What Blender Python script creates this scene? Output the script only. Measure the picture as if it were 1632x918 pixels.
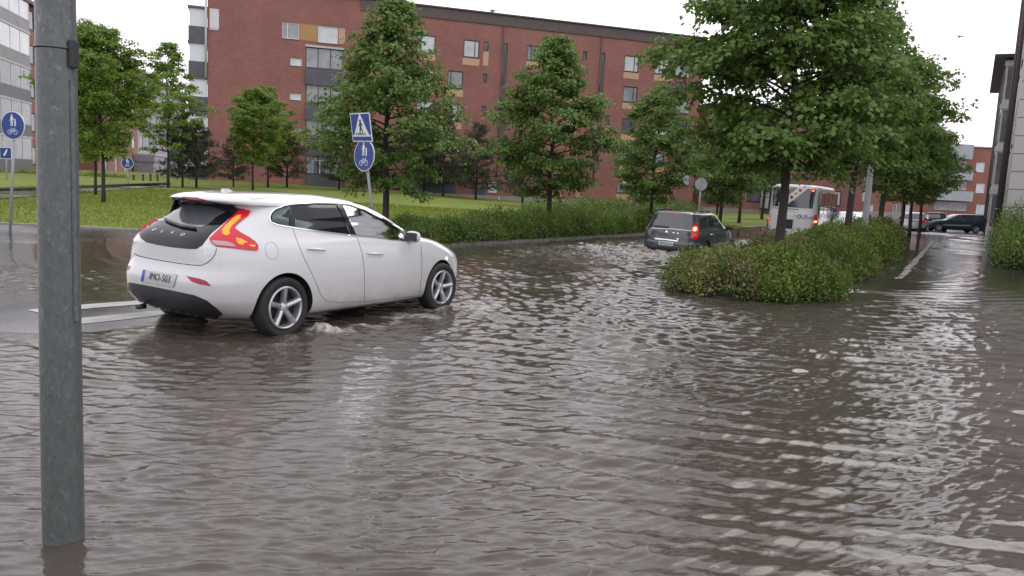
import bpy, bmesh, math, random
import numpy as np
from mathutils import Vector, Matrix, geometry
from mathutils.bvhtree import BVHTree
import os
QUICK = False
R = math.radians
# ---------------------------------------------------------------- camera, world, sun, exposure
scene = bpy.context.scene
for o in list(bpy.data.objects): bpy.data.objects.remove(o)
COL = scene.collection
FPX, PITCH, ROLL, CH = 1290.0, 0.1255, 0.05, 1.62
_f = Vector((0, math.cos(PITCH), -math.sin(PITCH))); _r = Vector((1, 0, 0)); _u = _r.cross(_f)
CR = _r*math.cos(ROLL) + _u*math.sin(ROLL); CU = -_r*math.sin(ROLL) + _u*math.cos(ROLL); CF = _f
CAMP = Vector((0, 0, CH))
cam_d = bpy.data.cameras.new('camera'); cam = bpy.data.objects.new('camera', cam_d); COL.objects.link(cam)
m = Matrix((CR, CU, -CF)).transposed().to_4x4(); m.translation = CAMP; cam.matrix_world = m
cam_d.sensor_fit = 'HORIZONTAL'; cam_d.sensor_width = 36.0; cam_d.lens = 36.0*FPX/1632.0
cam_d.clip_start = 0.1; cam_d.clip_end = 6000
scene.camera = cam
scene.render.engine = 'CYCLES'
scene.view_settings.view_transform = 'Standard'; scene.view_settings.look = 'None'
scene.view_settings.exposure = 0.32; scene.view_settings.gamma = 1.0; scene.view_settings.use_curve_mapping = False
scene.cycles.max_bounces = 8; scene.cycles.transparent_max_bounces = 12
scene.cycles.use_denoising = True
SUN_EL, SUN_AZ = R(48), R(40)          # high, behind cloud, ahead and to the right
world = bpy.data.worlds.new('World'); scene.world = world; world.use_nodes = True
wn, wl = world.node_tree.nodes, world.node_tree.links; wn.clear()
w_out = wn.new('ShaderNodeOutputWorld'); w_bg = wn.new('ShaderNodeBackground')
sky = wn.new('ShaderNodeTexSky'); sky.sky_type = 'NISHITA'; sky.sun_disc = False
sky.sun_elevation = SUN_EL; sky.sun_rotation = SUN_AZ; sky.dust_density = 4.0
w_bg.inputs['Strength'].default_value = 0.10
w_tc = wn.new('ShaderNodeTexCoord'); w_no = wn.new('ShaderNodeTexNoise'); w_no.inputs['Scale'].default_value = 1.6
w_no.inputs['Detail'].default_value = 4; w_ra = wn.new('ShaderNodeValToRGB')
w_ra.color_ramp.elements[0].position = .3; w_ra.color_ramp.elements[0].color = (12.3, 11.75, 12.5, 1)
w_ra.color_ramp.elements[1].position = .75; w_ra.color_ramp.elements[1].color = (15.8, 15.15, 16.0, 1)
w_mx = wn.new('ShaderNodeMixRGB'); w_mx.inputs['Fac'].default_value = .9      # nine tenths cloud
wl.new(w_tc.outputs['Generated'], w_no.inputs['Vector']); wl.new(w_no.outputs['Fac'], w_ra.inputs['Fac'])
wl.new(sky.outputs['Color'], w_mx.inputs['Color1']); wl.new(w_ra.outputs['Color'], w_mx.inputs['Color2'])
wl.new(w_mx.outputs['Color'], w_bg.inputs['Color']); wl.new(w_bg.outputs['Background'], w_out.inputs['Surface'])
sun_d = bpy.data.lights.new('sun', 'SUN'); sun_d.energy = 0.5; sun_d.angle = R(25); sun_d.color = (1, .97, .93)
sun = bpy.data.objects.new('sun', sun_d); COL.objects.link(sun)
sv = Vector((math.sin(SUN_AZ)*math.cos(SUN_EL), math.cos(SUN_AZ)*math.cos(SUN_EL), math.sin(SUN_EL)))
sun.rotation_euler = sv.to_track_quat('Z', 'Y').to_euler()

# ---------------------------------------------------------------- pixel <-> world helpers (1632x918 photo pixels)
def raydir(u, v): return (CF + CR*((u-816)/FPX) + CU*((459-v)/FPX))
def gz(u, v, z=0.0):
    d = raydir(u, v); return CAMP + d*((z-CH)/d.z)
def atY(u, v, Y):
    d = raydir(u, v); return CAMP + d*(Y/d.y)

# ---------------------------------------------------------------- materials
def mat(name, col=(.5, .5, .5), rough=.6, metal=0.0, emit=None, estr=0, noise=None, nscale=20, bump=0, bscale=60, spec=None, coat=0, alpha=None):
    M = bpy.data.materials.new(name); M.use_nodes = True
    nt = M.node_tree; b = nt.nodes['Principled BSDF']
    b.inputs['Base Color'].default_value = (*col, 1); b.inputs['Roughness'].default_value = rough
    b.inputs['Metallic'].default_value = metal
    if spec is not None: b.inputs['Specular IOR Level'].default_value = spec
    if coat: b.inputs['Coat Weight'].default_value = coat; b.inputs['Coat Roughness'].default_value = .04
    if emit: b.inputs['Emission Color'].default_value = (*emit, 1); b.inputs['Emission Strength'].default_value = estr
    if noise:
        tc = nt.nodes.new('ShaderNodeTexCoord'); n = nt.nodes.new('ShaderNodeTexNoise'); r = nt.nodes.new('ShaderNodeValToRGB')
        n.inputs['Scale'].default_value = nscale; n.inputs['Detail'].default_value = 5; n.inputs['Roughness'].default_value = .65
        r.color_ramp.elements[0].position = .3; r.color_ramp.elements[1].position = .72
        r.color_ramp.elements[0].color = (*col, 1); r.color_ramp.elements[1].color = (*noise, 1)
        nt.links.new(tc.outputs['Object'], n.inputs['Vector']); nt.links.new(n.outputs['Fac'], r.inputs['Fac'])
        nt.links.new(r.outputs['Color'], b.inputs['Base Color'])
    if bump:
        tc = nt.nodes.new('ShaderNodeTexCoord'); n = nt.nodes.new('ShaderNodeTexNoise'); n.inputs['Scale'].default_value = bscale
        n.inputs['Detail'].default_value = 4; bp = nt.nodes.new('ShaderNodeBump'); bp.inputs['Strength'].default_value = bump; bp.inputs['Distance'].default_value = .02
        nt.links.new(tc.outputs['Object'], n.inputs['Vector']); nt.links.new(n.outputs['Fac'], bp.inputs['Height'])
        nt.links.new(bp.outputs['Normal'], b.inputs['Normal'])
    return M
def leafmat(name, c0, c1, c2=None, rough=.5, trans=.25):
    M = bpy.data.materials.new(name); M.use_nodes = True; nt = M.node_tree; b = nt.nodes['Principled BSDF']
    at = nt.nodes.new('ShaderNodeAttribute'); at.attribute_name = 'tint'
    r = nt.nodes.new('ShaderNodeValToRGB'); r.color_ramp.elements[0].color = (*c0, 1); r.color_ramp.elements[1].color = (*c1, 1)
    if c2:
        e = r.color_ramp.elements.new(1.0); r.color_ramp.elements[1].position = .93; e.color = (*c2, 1)
    nt.links.new(at.outputs['Fac'], r.inputs['Fac']); nt.links.new(r.outputs['Color'], b.inputs['Base Color'])
    b.inputs['Roughness'].default_value = rough; b.inputs['Specular IOR Level'].default_value = .35
    t = nt.nodes.new('ShaderNodeBsdfTranslucent'); nt.links.new(r.outputs['Color'], t.inputs['Color'])
    mx = nt.nodes.new('ShaderNodeMixShader'); mx.inputs['Fac'].default_value = trans
    nt.links.new(b.outputs['BSDF'], mx.inputs[1]); nt.links.new(t.outputs['BSDF'], mx.inputs[2])
    nt.links.new(mx.outputs['Shader'], nt.nodes['Material Output'].inputs['Surface'])
    return M
def brickmat(name, c1, c2, mortar, bw=.28, bh=.085, ms=.012):
    M = bpy.data.materials.new(name); M.use_nodes = True; nt = M.node_tree; b = nt.nodes['Principled BSDF']
    tc = nt.nodes.new('ShaderNodeTexCoord'); sp = nt.nodes.new('ShaderNodeSeparateXYZ'); ad = nt.nodes.new('ShaderNodeMath'); cb = nt.nodes.new('ShaderNodeCombineXYZ')
    br = nt.nodes.new('ShaderNodeTexBrick'); br.inputs['Scale'].default_value = 1.0
    br.inputs['Brick Width'].default_value = bw; br.inputs['Row Height'].default_value = bh; br.inputs['Mortar Size'].default_value = ms
    br.inputs['Color1'].default_value = (*c1, 1); br.inputs['Color2'].default_value = (*c2, 1); br.inputs['Mortar'].default_value = (*mortar, 1)
    nt.links.new(tc.outputs['Object'], sp.inputs[0]); nt.links.new(sp.outputs['X'], ad.inputs[0]); nt.links.new(sp.outputs['Y'], ad.inputs[1])
    nt.links.new(ad.outputs[0], cb.inputs['X']); nt.links.new(sp.outputs['Z'], cb.inputs['Y']); nt.links.new(cb.outputs[0], br.inputs['Vector'])
    n = nt.nodes.new('ShaderNodeTexNoise'); n.inputs['Scale'].default_value = .35; n.inputs['Detail'].default_value = 6
    mx = nt.nodes.new('ShaderNodeMixRGB'); mx.blend_type = 'MULTIPLY'; mx.inputs['Fac'].default_value = .55
    rr = nt.nodes.new('ShaderNodeValToRGB'); rr.color_ramp.elements[0].color = (.62, .6, .6, 1); rr.color_ramp.elements[0].position = .3; rr.color_ramp.elements[1].position = .7
    nt.links.new(tc.outputs['Object'], n.inputs['Vector']); nt.links.new(n.outputs['Fac'], rr.inputs['Fac'])
    nt.links.new(br.outputs['Color'], mx.inputs['Color1']); nt.links.new(rr.outputs['Color'], mx.inputs['Color2'])
    nt.links.new(mx.outputs['Color'], b.inputs['Base Color']); b.inputs['Roughness'].default_value = .85
    return M
def glassmat(name, tint=(.25, .32, .3), fac=.55, rough=.03):
    M = bpy.data.materials.new(name); M.use_nodes = True; nt = M.node_tree; nt.nodes.remove(nt.nodes['Principled BSDF'])
    t = nt.nodes.new('ShaderNodeBsdfTransparent'); t.inputs['Color'].default_value = (*tint, 1)
    g = nt.nodes.new('ShaderNodeBsdfGlossy'); g.inputs['Roughness'].default_value = rough; g.inputs['Color'].default_value = (.9, .95, 1, 1)
    lw = nt.nodes.new('ShaderNodeFresnel'); lw.inputs['IOR'].default_value = 1.42
    mx = nt.nodes.new('ShaderNodeMixShader'); nt.links.new(lw.outputs[0], mx.inputs['Fac']); nt.links.new(t.outputs[0], mx.inputs[1]); nt.links.new(g.outputs[0], mx.inputs[2])
    nt.links.new(mx.outputs[0], nt.nodes['Material Output'].inputs['Surface'])
    return M
# ---------------------------------------------------------------- object helpers
def tag(o, label=None, cat=None, group=None, kind=None):
    if label: o['label'] = label
    if cat: o['category'] = cat
    if group: o['group'] = group
    if kind: o['kind'] = kind
    return o
def link(o, parent=None):
    COL.objects.link(o)
    if parent: o.parent = parent
    return o
def empty(name, loc=(0, 0, 0), rz=0, label=None, cat=None, group=None):
    o = bpy.data.objects.new(name, None); o.location = loc; o.rotation_euler = (0, 0, rz); o.empty_display_size = .2
    COL.objects.link(o); return tag(o, label, cat, group)
def copy_tree(o, parent=None):
    c = o.copy(); COL.objects.link(c); c.parent = parent
    for ch in list(o.children): copy_tree(ch, c)
    return c
class MB:
    """collects simple solids into one mesh"""
    def __init__(s): s.bm = bmesh.new(); s.mi = 0
    def face(s, pts):
        try: f = s.bm.faces.new([s.bm.verts.new(p) for p in pts]); f.material_index = s.mi; return f
        except ValueError: pass
    def box(s, x0, x1, y0, y1, z0, z1, bev=0, M=None):
        r = bmesh.ops.create_cube(s.bm, size=1.0)
        vs = r['verts']
        for v in vs: v.co = Vector(((x0+x1)/2+v.co.x*(x1-x0), (y0+y1)/2+v.co.y*(y1-y0), (z0+z1)/2+v.co.z*(z1-z0)))
        fs = set(f for v in vs for f in v.link_faces)
        for f in fs: f.material_index = s.mi
        if bev:
            es = list(set(e for v in vs for e in v.link_edges))
            rb = bmesh.ops.bevel(s.bm, geom=es, offset=bev, segments=2, profile=.7, affect='EDGES')
            vs = list(set([v for f in rb['faces'] for v in f.verts] + [v for v in vs if v.is_valid]))
        if M is not None:
            for v in vs: v.co = M @ v.co
        return s
    def tube(s, pts, rad, n=8, cap=True):
        pts = [Vector(p) for p in pts]; rings = []
        if not hasattr(rad, '__len__'): rad = [rad]*len(pts)
        up = None
        for i, p in enumerate(pts):
            d = (pts[min(i+1, len(pts)-1)] - pts[max(i-1, 0)]).normalized()
            if up is None: up = Vector((0, 0, 1)) if abs(d.z) < .9 else Vector((1, 0, 0))
            a = d.cross(up).normalized(); b = a.cross(d).normalized(); up = b
            rings.append([s.bm.verts.new(p + (a*math.cos(2*math.pi*k/n) + b*math.sin(2*math.pi*k/n))*rad[i]) for k in range(n)])
        for i in range(len(rings)-1):
            for k in range(n):
                f = s.bm.faces.new((rings[i][k], rings[i][(k+1) % n], rings[i+1][(k+1) % n], rings[i+1][k])); f.material_index = s.mi; f.smooth = True
        if cap:
            for r_ in (rings[0][::-1], rings[-1]):
                f = s.bm.faces.new(r_); f.material_index = s.mi
        return s
    def lathe(s, prof, axis='y', n=48, c=(0, 0, 0), closed=False):
        """prof: (radius, offset along axis)"""
        c = Vector(c); rings = []
        for r_, h in prof:
            ring = []
            for k in range(n):
                a = 2*math.pi*k/n; ca, sa = math.cos(a)*r_, math.sin(a)*r_
                p = Vector((ca, h, sa)) if axis == 'y' else Vector((ca, sa, h))
                ring.append(s.bm.verts.new(c+p))
            rings.append(ring)
        m_ = len(rings)
        for i in range(m_ if closed else m_-1):
            A, B = rings[i], rings[(i+1) % m_]
            for k in range(n):
                f = s.bm.faces.new((A[k], A[(k+1) % n], B[(k+1) % n], B[k])); f.material_index = s.mi; f.smooth = True
        if not closed:
            for r_ in (rings[0], rings[-1]):
                try: f = s.bm.faces.new(r_); f.material_index = s.mi
                except ValueError: pass
        return s
    def prism(s, poly, d0, d1, plane='xz'):
        """poly of 2d points extruded from d0 to d1 along the third axis"""
        def P(a, b, d): return {'xz': (a, d, b), 'xy': (a, b, d), 'yz': (d, a, b)}[plane]
        A = [s.bm.verts.new(P(a, b, d0)) for a, b in poly]; B = [s.bm.verts.new(P(a, b, d1)) for a, b in poly]
        for q in (A[::-1], B):
            f = s.bm.faces.new(q); f.material_index = s.mi
        for i in range(len(A)):
            j = (i+1) % len(A); f = s.bm.faces.new((A[i], A[j], B[j], B[i])); f.material_index = s.mi
        return s
    def build(s, name, mats, parent=None, smooth=None):
        bmesh.ops.recalc_face_normals(s.bm, faces=s.bm.faces)
        me = bpy.data.meshes.new(name); s.bm.to_mesh(me); s.bm.free()
        for m_ in (mats if isinstance(mats, (list, tuple)) else [mats]): me.materials.append(m_)
        if smooth: me.shade_smooth(); me.set_sharp_from_angle(angle=R(smooth))
        o = bpy.data.objects.new(name, me); return link(o, parent)
def npmesh(name, co, faces, mats, parent=None, smooth=False, tint=None, facemat=None):
    """faces: (N,3) or (N,4) array"""
    me = bpy.data.meshes.new(name); co = np.asarray(co, np.float32); faces = np.asarray(faces, np.int32); k = faces.shape[1]; n = len(faces)
    me.vertices.add(len(co)); me.vertices.foreach_set('co', co.ravel())
    me.loops.add(n*k); me.loops.foreach_set('vertex_index', faces.ravel())
    me.polygons.add(n); me.polygons.foreach_set('loop_start', np.arange(0, n*k, k, dtype=np.int32))
    me.update(calc_edges=True)
    for m_ in (mats if isinstance(mats, (list, tuple)) else [mats]): me.materials.append(m_)
    if smooth: me.polygons.foreach_set('use_smooth', np.ones(n, bool))
    if facemat is not None: me.polygons.foreach_set('material_index', np.asarray(facemat, np.int32))
    if tint is not None:
        a = me.attributes.new('tint', 'FLOAT', 'FACE'); a.data.foreach_set('value', np.asarray(tint, np.float32))
    me.validate()
    return link(bpy.data.objects.new(name, me), parent)
def text(name, s, size, M4, material, parent=None, ext=.002, align='CENTER', xs=1.0):
    c = bpy.data.curves.new(name, 'FONT'); c.body = s; c.size = size; c.extrude = ext; c.align_x = align; c.align_y = 'CENTER'; c.resolution_u = 3
    t = bpy.data.objects.new(name, c); COL.objects.link(t)
    dg = bpy.context.evaluated_depsgraph_get(); me = bpy.data.meshes.new_from_object(t.evaluated_get(dg)); bpy.data.objects.remove(t); bpy.data.curves.remove(c)
    me.transform(M4 @ Matrix.Diagonal((xs, 1, 1, 1))); me.materials.clear(); me.materials.append(material); me.name = name
    return link(bpy.data.objects.new(name, me), parent)
def frame(o, x, y, z):
    """matrix with columns x,y,z axes and origin o"""
    M4 = Matrix((Vector(x).normalized(), Vector(y).normalized(), Vector(z).normalized())).transposed().to_4x4(); M4.translation = Vector(o); return M4

# value noise
_rs = np.random.RandomState(5); _LAT = _rs.rand(256, 256).astype(np.float32)
def vnoise(x, y, s):
    x = x*s+37.3; y = y*s+11.7; xi = np.floor(x).astype(int); yi = np.floor(y).astype(int); fx = x-xi; fy = y-yi
    fx = fx*fx*(3-2*fx); fy = fy*fy*(3-2*fy); a = _LAT[xi % 256, yi % 256]; b = _LAT[(xi+1) % 256, yi % 256]; c = _LAT[xi % 256, (yi+1) % 256]; d = _LAT[(xi+1) % 256, (yi+1) % 256]
    return (a*(1-fx)+b*fx)*(1-fy)+(c*(1-fx)+d*fx)*fy
def sstep(a, b, x): t = np.clip((x-a)/(b-a), 0, 1); return t*t*(3-2*t)

M_ = {}
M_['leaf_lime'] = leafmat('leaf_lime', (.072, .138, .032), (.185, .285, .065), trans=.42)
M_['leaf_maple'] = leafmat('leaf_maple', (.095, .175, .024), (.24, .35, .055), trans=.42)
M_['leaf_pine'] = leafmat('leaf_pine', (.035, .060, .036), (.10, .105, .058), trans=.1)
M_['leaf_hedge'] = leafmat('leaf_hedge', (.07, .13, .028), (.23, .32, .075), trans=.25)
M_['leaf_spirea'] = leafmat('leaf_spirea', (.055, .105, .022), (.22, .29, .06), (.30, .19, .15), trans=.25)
M_['bark'] = mat('bark', (.020, .017, .014), .9, noise=(.06, .05, .042), nscale=30, bump=.6)
M_['dark_core'] = mat('bush_core', (.012, .018, .008), .95)
M_['grassblade'] = leafmat('grass_blade', (.095, .145, .010), (.20, .245, .022), trans=.3)
CAR_X, CAR_Y, CAR_A, CAR_Z = -3.047, 8.643, 1.0148, -.05
GREY_X, GREY_Y, GREY_A, GREY_Z = 5.05, 24.0, R(59), -.27
POLE = (-1.90, 3.42)
# ================================================================ GROUND AND WATER
ED = np.array([.51, .86])                                   # direction of the road
def strip_t(X, Y): return (X-4.5)*.51+(Y-13.0)*.86
def strip_n(X, Y): return (X-4.5)*.86-(Y-13.0)*.51          # metres to the right of the planted strip's axis
def gau(X, Y, cx, cy, s): return np.exp(-((X-cx)**2+(Y-cy)**2)/(2*s*s))
def road_z(X, Y):
    z = -.12+0*X
    z = z+.120*gau(X, Y, -5.2, 8.4, 1.9)
    z = z+.07*gau(X, Y, -1.5, 10.5, 2.6)
    z = z-.23*gau(X, Y, 5.5, 25.5, 7.0)-.31*gau(X, Y, 13.5, 39, 8.5)
    z = z+.165*sstep(-6.5, -10.0, X)*sstep(13.8, 17, Y)
    n = strip_n(X, Y)
    n = n+1.6*(vnoise(X, Y, .7)-.5)+.5*(vnoise(X, Y, 2.1)-.5); w = sstep(-.3, 1.5, n); q = sstep(19, 31, Y); z = z*(1-w*q)+.035*w*q+.05*sstep(12, 20, Y)*w*(1-q)
    z = np.maximum(z, -.5)
    far = sstep(44, 50, Y); z = z*(1-far)+.035*far
    z = z-.30*sstep(49, 60, Y)*sstep(-34, -20, X*1.0)
    z = z+.016*(vnoise(X, Y, .55)-.5)+.006*(vnoise(X, Y, 2.3)-.5)
    return z
def lawn_z(X, Y):
    L = np.clip((5-X)/20, 0, 1.3); d = np.clip(Y-20, 0, 60)
    d2 = (X+1.5)*(-.83)+(Y-21)*.56
    z = .07+.0125*d*L*sstep(0, 5, d)+.05*(vnoise(X, Y, .12)-.5)*sstep(1, 5, d)
    return z
LAWN = [(-75, 17.5), (-30, 18.8), (-17, 19.8), (-12, 20.4), (-6, 20.3), (-3.9, 19.2), (-2.6, 19.3), (-1.55, 21), (5.0, 31), (20.5, 57), (30, 76), (30, 88), (-75, 88)]
def cdt_fill(outer, step, holes=()):
    """triangulate a polygon with a regular lattice of inner points; returns 2d verts and tris"""
    pts = []; edges = []
    def densify(poly):
        out = []
        for i in range(len(poly)):
            a = Vector(poly[i]); b = Vector(poly[(i+1) % len(poly)]); n = max(1, int(math.ceil((b-a).length/step)))
            for k in range(n): out.append(a.lerp(b, k/n))
        return out
    for poly in [outer]+list(holes):
        d = densify(poly); s = len(pts); pts += d; edges += [(s+i, s+(i+1) % len(d)) for i in range(len(d))]
    def inside(p, poly):
        c = False; j = len(poly)-1
        for i in range(len(poly)):
            xi, yi = poly[i][0], poly[i][1]; xj, yj = poly[j][0], poly[j][1]
            if (yi > p[1]) != (yj > p[1]) and p[0] < (xj-xi)*(p[1]-yi)/(yj-yi)+xi: c = not c
            j = i
        return c
    xs = [p[0] for p in outer]; ys = [p[1] for p in outer]
    nb = len(pts); bd = [p.copy() for p in pts]
    x = min(xs)+step*.5
    while x < max(xs):
        y = min(ys)+step*.5
        while y < max(ys):
            p = Vector((x, y))
            if inside(p, outer) and not any(inside(p, h) for h in holes):
                pts.append(p)
            y += step
        x += step
    v, e, f, _, _, _ = geometry.delaunay_2d_cdt(pts, edges, [], 0, 1e-6)
    ff = []
    for t in f:
        c = (v[t[0]]+v[t[1]]+v[t[2]])/3
        if len(t) == 3 and inside(c, outer) and not any(inside(c, h) for h in holes): ff.append(tuple(t))
    return v, ff
# far ground sheet
g = MB(); g.face([(-3000, -600, -.9), (3000, -600, -.9), (3000, 4000, -.9), (-3000, 4000, -.9)])
tag(g.build('ground', mat('earth', (.07, .075, .05), .9, noise=(.05, .06, .035), nscale=.05)), kind='structure')
# asphalt
def asphalt():
    M = bpy.data.materials.new('wet_asphalt'); M.use_nodes = True; nt = M.node_tree; b = nt.nodes['Principled BSDF']
    tc = nt.nodes.new('ShaderNodeTexCoord'); n1 = nt.nodes.new('ShaderNodeTexNoise'); n1.inputs['Scale'].default_value = .5; n1.inputs['Detail'].default_value = 6
    r1 = nt.nodes.new('ShaderNodeValToRGB'); r1.color_ramp.elements[0].color = (.035, .034, .035, 1); r1.color_ramp.elements[1].color = (.075, .073, .073, 1)
    r2 = nt.nodes.new('ShaderNodeValToRGB'); r2.color_ramp.elements[0].position = .42; r2.color_ramp.elements[0].color = (.07,)*3+(1,); r2.color_ramp.elements[1].position = .62; r2.color_ramp.elements[1].color = (.34,)*3+(1,)
    n2 = nt.nodes.new('ShaderNodeTexNoise'); n2.inputs['Scale'].default_value = 90; n2.inputs['Detail'].default_value = 3
    bp = nt.nodes.new('ShaderNodeBump'); bp.inputs['Strength'].default_value = .35; bp.inputs['Distance'].default_value = .004
    L = nt.links.new
    L(tc.outputs['Object'], n1.inputs['Vector']); L(tc.outputs['Object'], n2.inputs['Vector']); L(n1.outputs['Fac'], r1.inputs['Fac']); L(n1.outputs['Fac'], r2.inputs['Fac'])
    L(r1.outputs['Color'], b.inputs['Base Color']); L(r2.outputs['Color'], b.inputs['Roughness']); L(n2.outputs['Fac'], bp.inputs['Height']); L(bp.outputs['Normal'], b.inputs['Normal'])
    return M
M_['asphalt'] = asphalt()
def gridmesh(name, xs, ys, zf, M, kind='structure'):
    X, Y = np.meshgrid(xs, ys); Z = zf(X, Y); co = np.stack([X, Y, Z], -1).reshape(-1, 3); w = len(xs); h = len(ys)
    i = np.arange(w*h).reshape(h, w); F = np.stack([i[:-1, :-1], i[:-1, 1:], i[1:, 1:], i[1:, :-1]], -1).reshape(-1, 4)
    return tag(npmesh(name, co, F, M, smooth=True), kind=kind)
gridmesh('road', np.concatenate([np.linspace(-90, -12, 60), np.linspace(-11.8, 45, 285), np.linspace(46, 150, 60)]),
         np.concatenate([np.linspace(-12, 0, 20), np.linspace(.2, 62, 310), np.linspace(63, 160, 60)]), road_z, M_['asphalt'])
# lawn
v, f = cdt_fill(LAWN, 1.1)
V = np.array([(p.x, p.y) for p in v]); Z = lawn_z(V[:, 0], V[:, 1])
lm = mat('lawn_grass', (.085, .125, .010), .95, noise=(.165, .205, .020), nscale=.5, bump=.9, bscale=30)
lw = npmesh('lawn', np.column_stack([V, Z]), np.array(f), lm, smooth=True); tag(lw, kind='structure')
# kerb stones round the lawn's road side
kb = MB(); path = [Vector(p) for p in LAWN[:11]]
M_['kerb'] = mat('kerb_granite', (.16, .155, .15), .55, noise=(.28, .27, .26), nscale=8)
for a, b in zip(path[:-1], path[1:]):
    d = (b-a).normalized(); n = Vector((d.y, -d.x)); q = [a-n*.02, b-n*.02, b+n*.13, a+n*.13]
    kb.prism([(p.x, p.y) for p in q], -.5, .075, 'xy')
tag(kb.build('kerb', M_['kerb']), kind='structure')
def lawn_hit(u, v):
    d = raydir(u, v); t = 8.0
    for i in range(900):
        p = CAMP+d*t
        if p.z <= float(lawn_z(np.float64(p.x), np.float64(p.y))): return p
        t += .1
    return p
# footpath across the lawn
up = [(-60, 307), (0, 305.5), (57, 303.5), (123, 301), (200, 297.5), (270, 294.5)]; lo = [(-60, 321), (0, 318), (57, 314), (123, 308.5), (200, 302), (270, 297)]
A = [lawn_hit(*p) for p in up]; B = [lawn_hit(*p) for p in lo]; co = []; F = []
for i in range(len(A)-1):
    for k in range(6):
        t = k/6; a = A[i].lerp(A[i+1], t); b = B[i].lerp(B[i+1], t)
        for q in range(5):
            c = a.lerp(b, q/4); co.append((c.x, c.y, float(lawn_z(np.float64(c.x), np.float64(c.y)))+.03))
n = len(co)//5
for i in range(n-1):
    for q in range(4): F.append((i*5+q, i*5+q+1, (i+1)*5+q+1, (i+1)*5+q))
tag(npmesh('footpath', co, F, M_['asphalt'], smooth=True), kind='structure')
pk = MB(); pk.tube([a+Vector((0, 0, .08)) for a in A], .09, 6); tag(pk.build('path_kerb', mat('dark_kerb', (.03, .03, .03), .8)), kind='structure')
# grass blades, denser towards the road edge
rs = np.random.RandomState(3); N = 90000
gx = rs.uniform(-24, 12, N*2); gy = 18.5+(rs.rand(N*2)**1.6)*26
k = np.array([True]*len(gx))
d1 = (gx+1.55)*(-.832)+(gy-21)*.554
k &= (d1 > .15) | (gx < -4)
edge = np.interp(gx, [-30, -17, -12, -6, -3.9, -2.6], [18.8, 19.8, 20.4, 20.3, 19.2, 19.3]); k &= gy > edge+.05
gx, gy = gx[k][:N], gy[k][:N]; n = len(gx); gzv = lawn_z(gx, gy); a = rs.rand(n)*6.283; h = rs.uniform(.03, .08, n)*(1+(gy-20)*.01); w = .006+.0006*(gy-18)
lean = rs.normal(0, .35, (n, 2))*h[:, None]
b0 = np.column_stack([gx-np.cos(a)*w, gy-np.sin(a)*w, gzv-.01]); b1 = np.column_stack([gx+np.cos(a)*w, gy+np.sin(a)*w, gzv-.01]); b2 = np.column_stack([gx+lean[:, 0], gy+lean[:, 1], gzv+h])
co = np.stack([b0, b1, b2], 1).reshape(-1, 3); F = np.arange(3*n).reshape(-1, 3)
tag(npmesh('grass', co, F, M_['grassblade'], tint=rs.rand(n)*.4+.35*vnoise(gx, gy, .35)+.25*vnoise(gx, gy, 1.7)), 'mown green grass covering the lawn beyond the flooded road', 'grass', kind='stuff')
# zebra stripes just showing through the shallows
M_['roadpaint'] = mat('road_paint', (.20, .20, .19), .35, noise=(.50, .50, .46), nscale=5)
def stripe(c0, c1, w, dz=.012):
    c0 = Vector(c0); c1 = Vector(c1); d = (c1-c0).normalized(); n = Vector((-d.y, d.x)); L = (c1-c0).length; co = []; F = []
    ns = 40; nw = 8
    for i in range(ns+1):
        for j in range(nw+1):
            p = c0+d*(L*i/ns)+n*(w*(j/nw-.5)); co.append((p.x, p.y, max(float(road_z(np.float64(p.x), np.float64(p.y)))+.004, dz+.012*(float(vnoise(np.float64(p.x), np.float64(p.y), 3.1))-.5))))
    for i in range(ns):
        for j in range(nw): q = i*(nw+1)+j; F.append((q, q+1, q+nw+2, q+nw+1))
    return co, F
co = []; F = []
M_['worn'] = mat('worn_road_paint', (.08, .08, .08), .3, noise=(.46, .46, .43), nscale=3.5)
for (a, b, w, dz, mn) in [((-5.15, 8.62), (-3.9, 10.5), .30, .007, 'roadpaint'), ((-4.50, 8.12), (-3.6, 9.45), .30, .0025, 'worn')]:
    co, F = stripe(a, b, w, dz); tag(npmesh('zebra_crossing', co, F, M_[mn], smooth=True), kind='structure')
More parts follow.
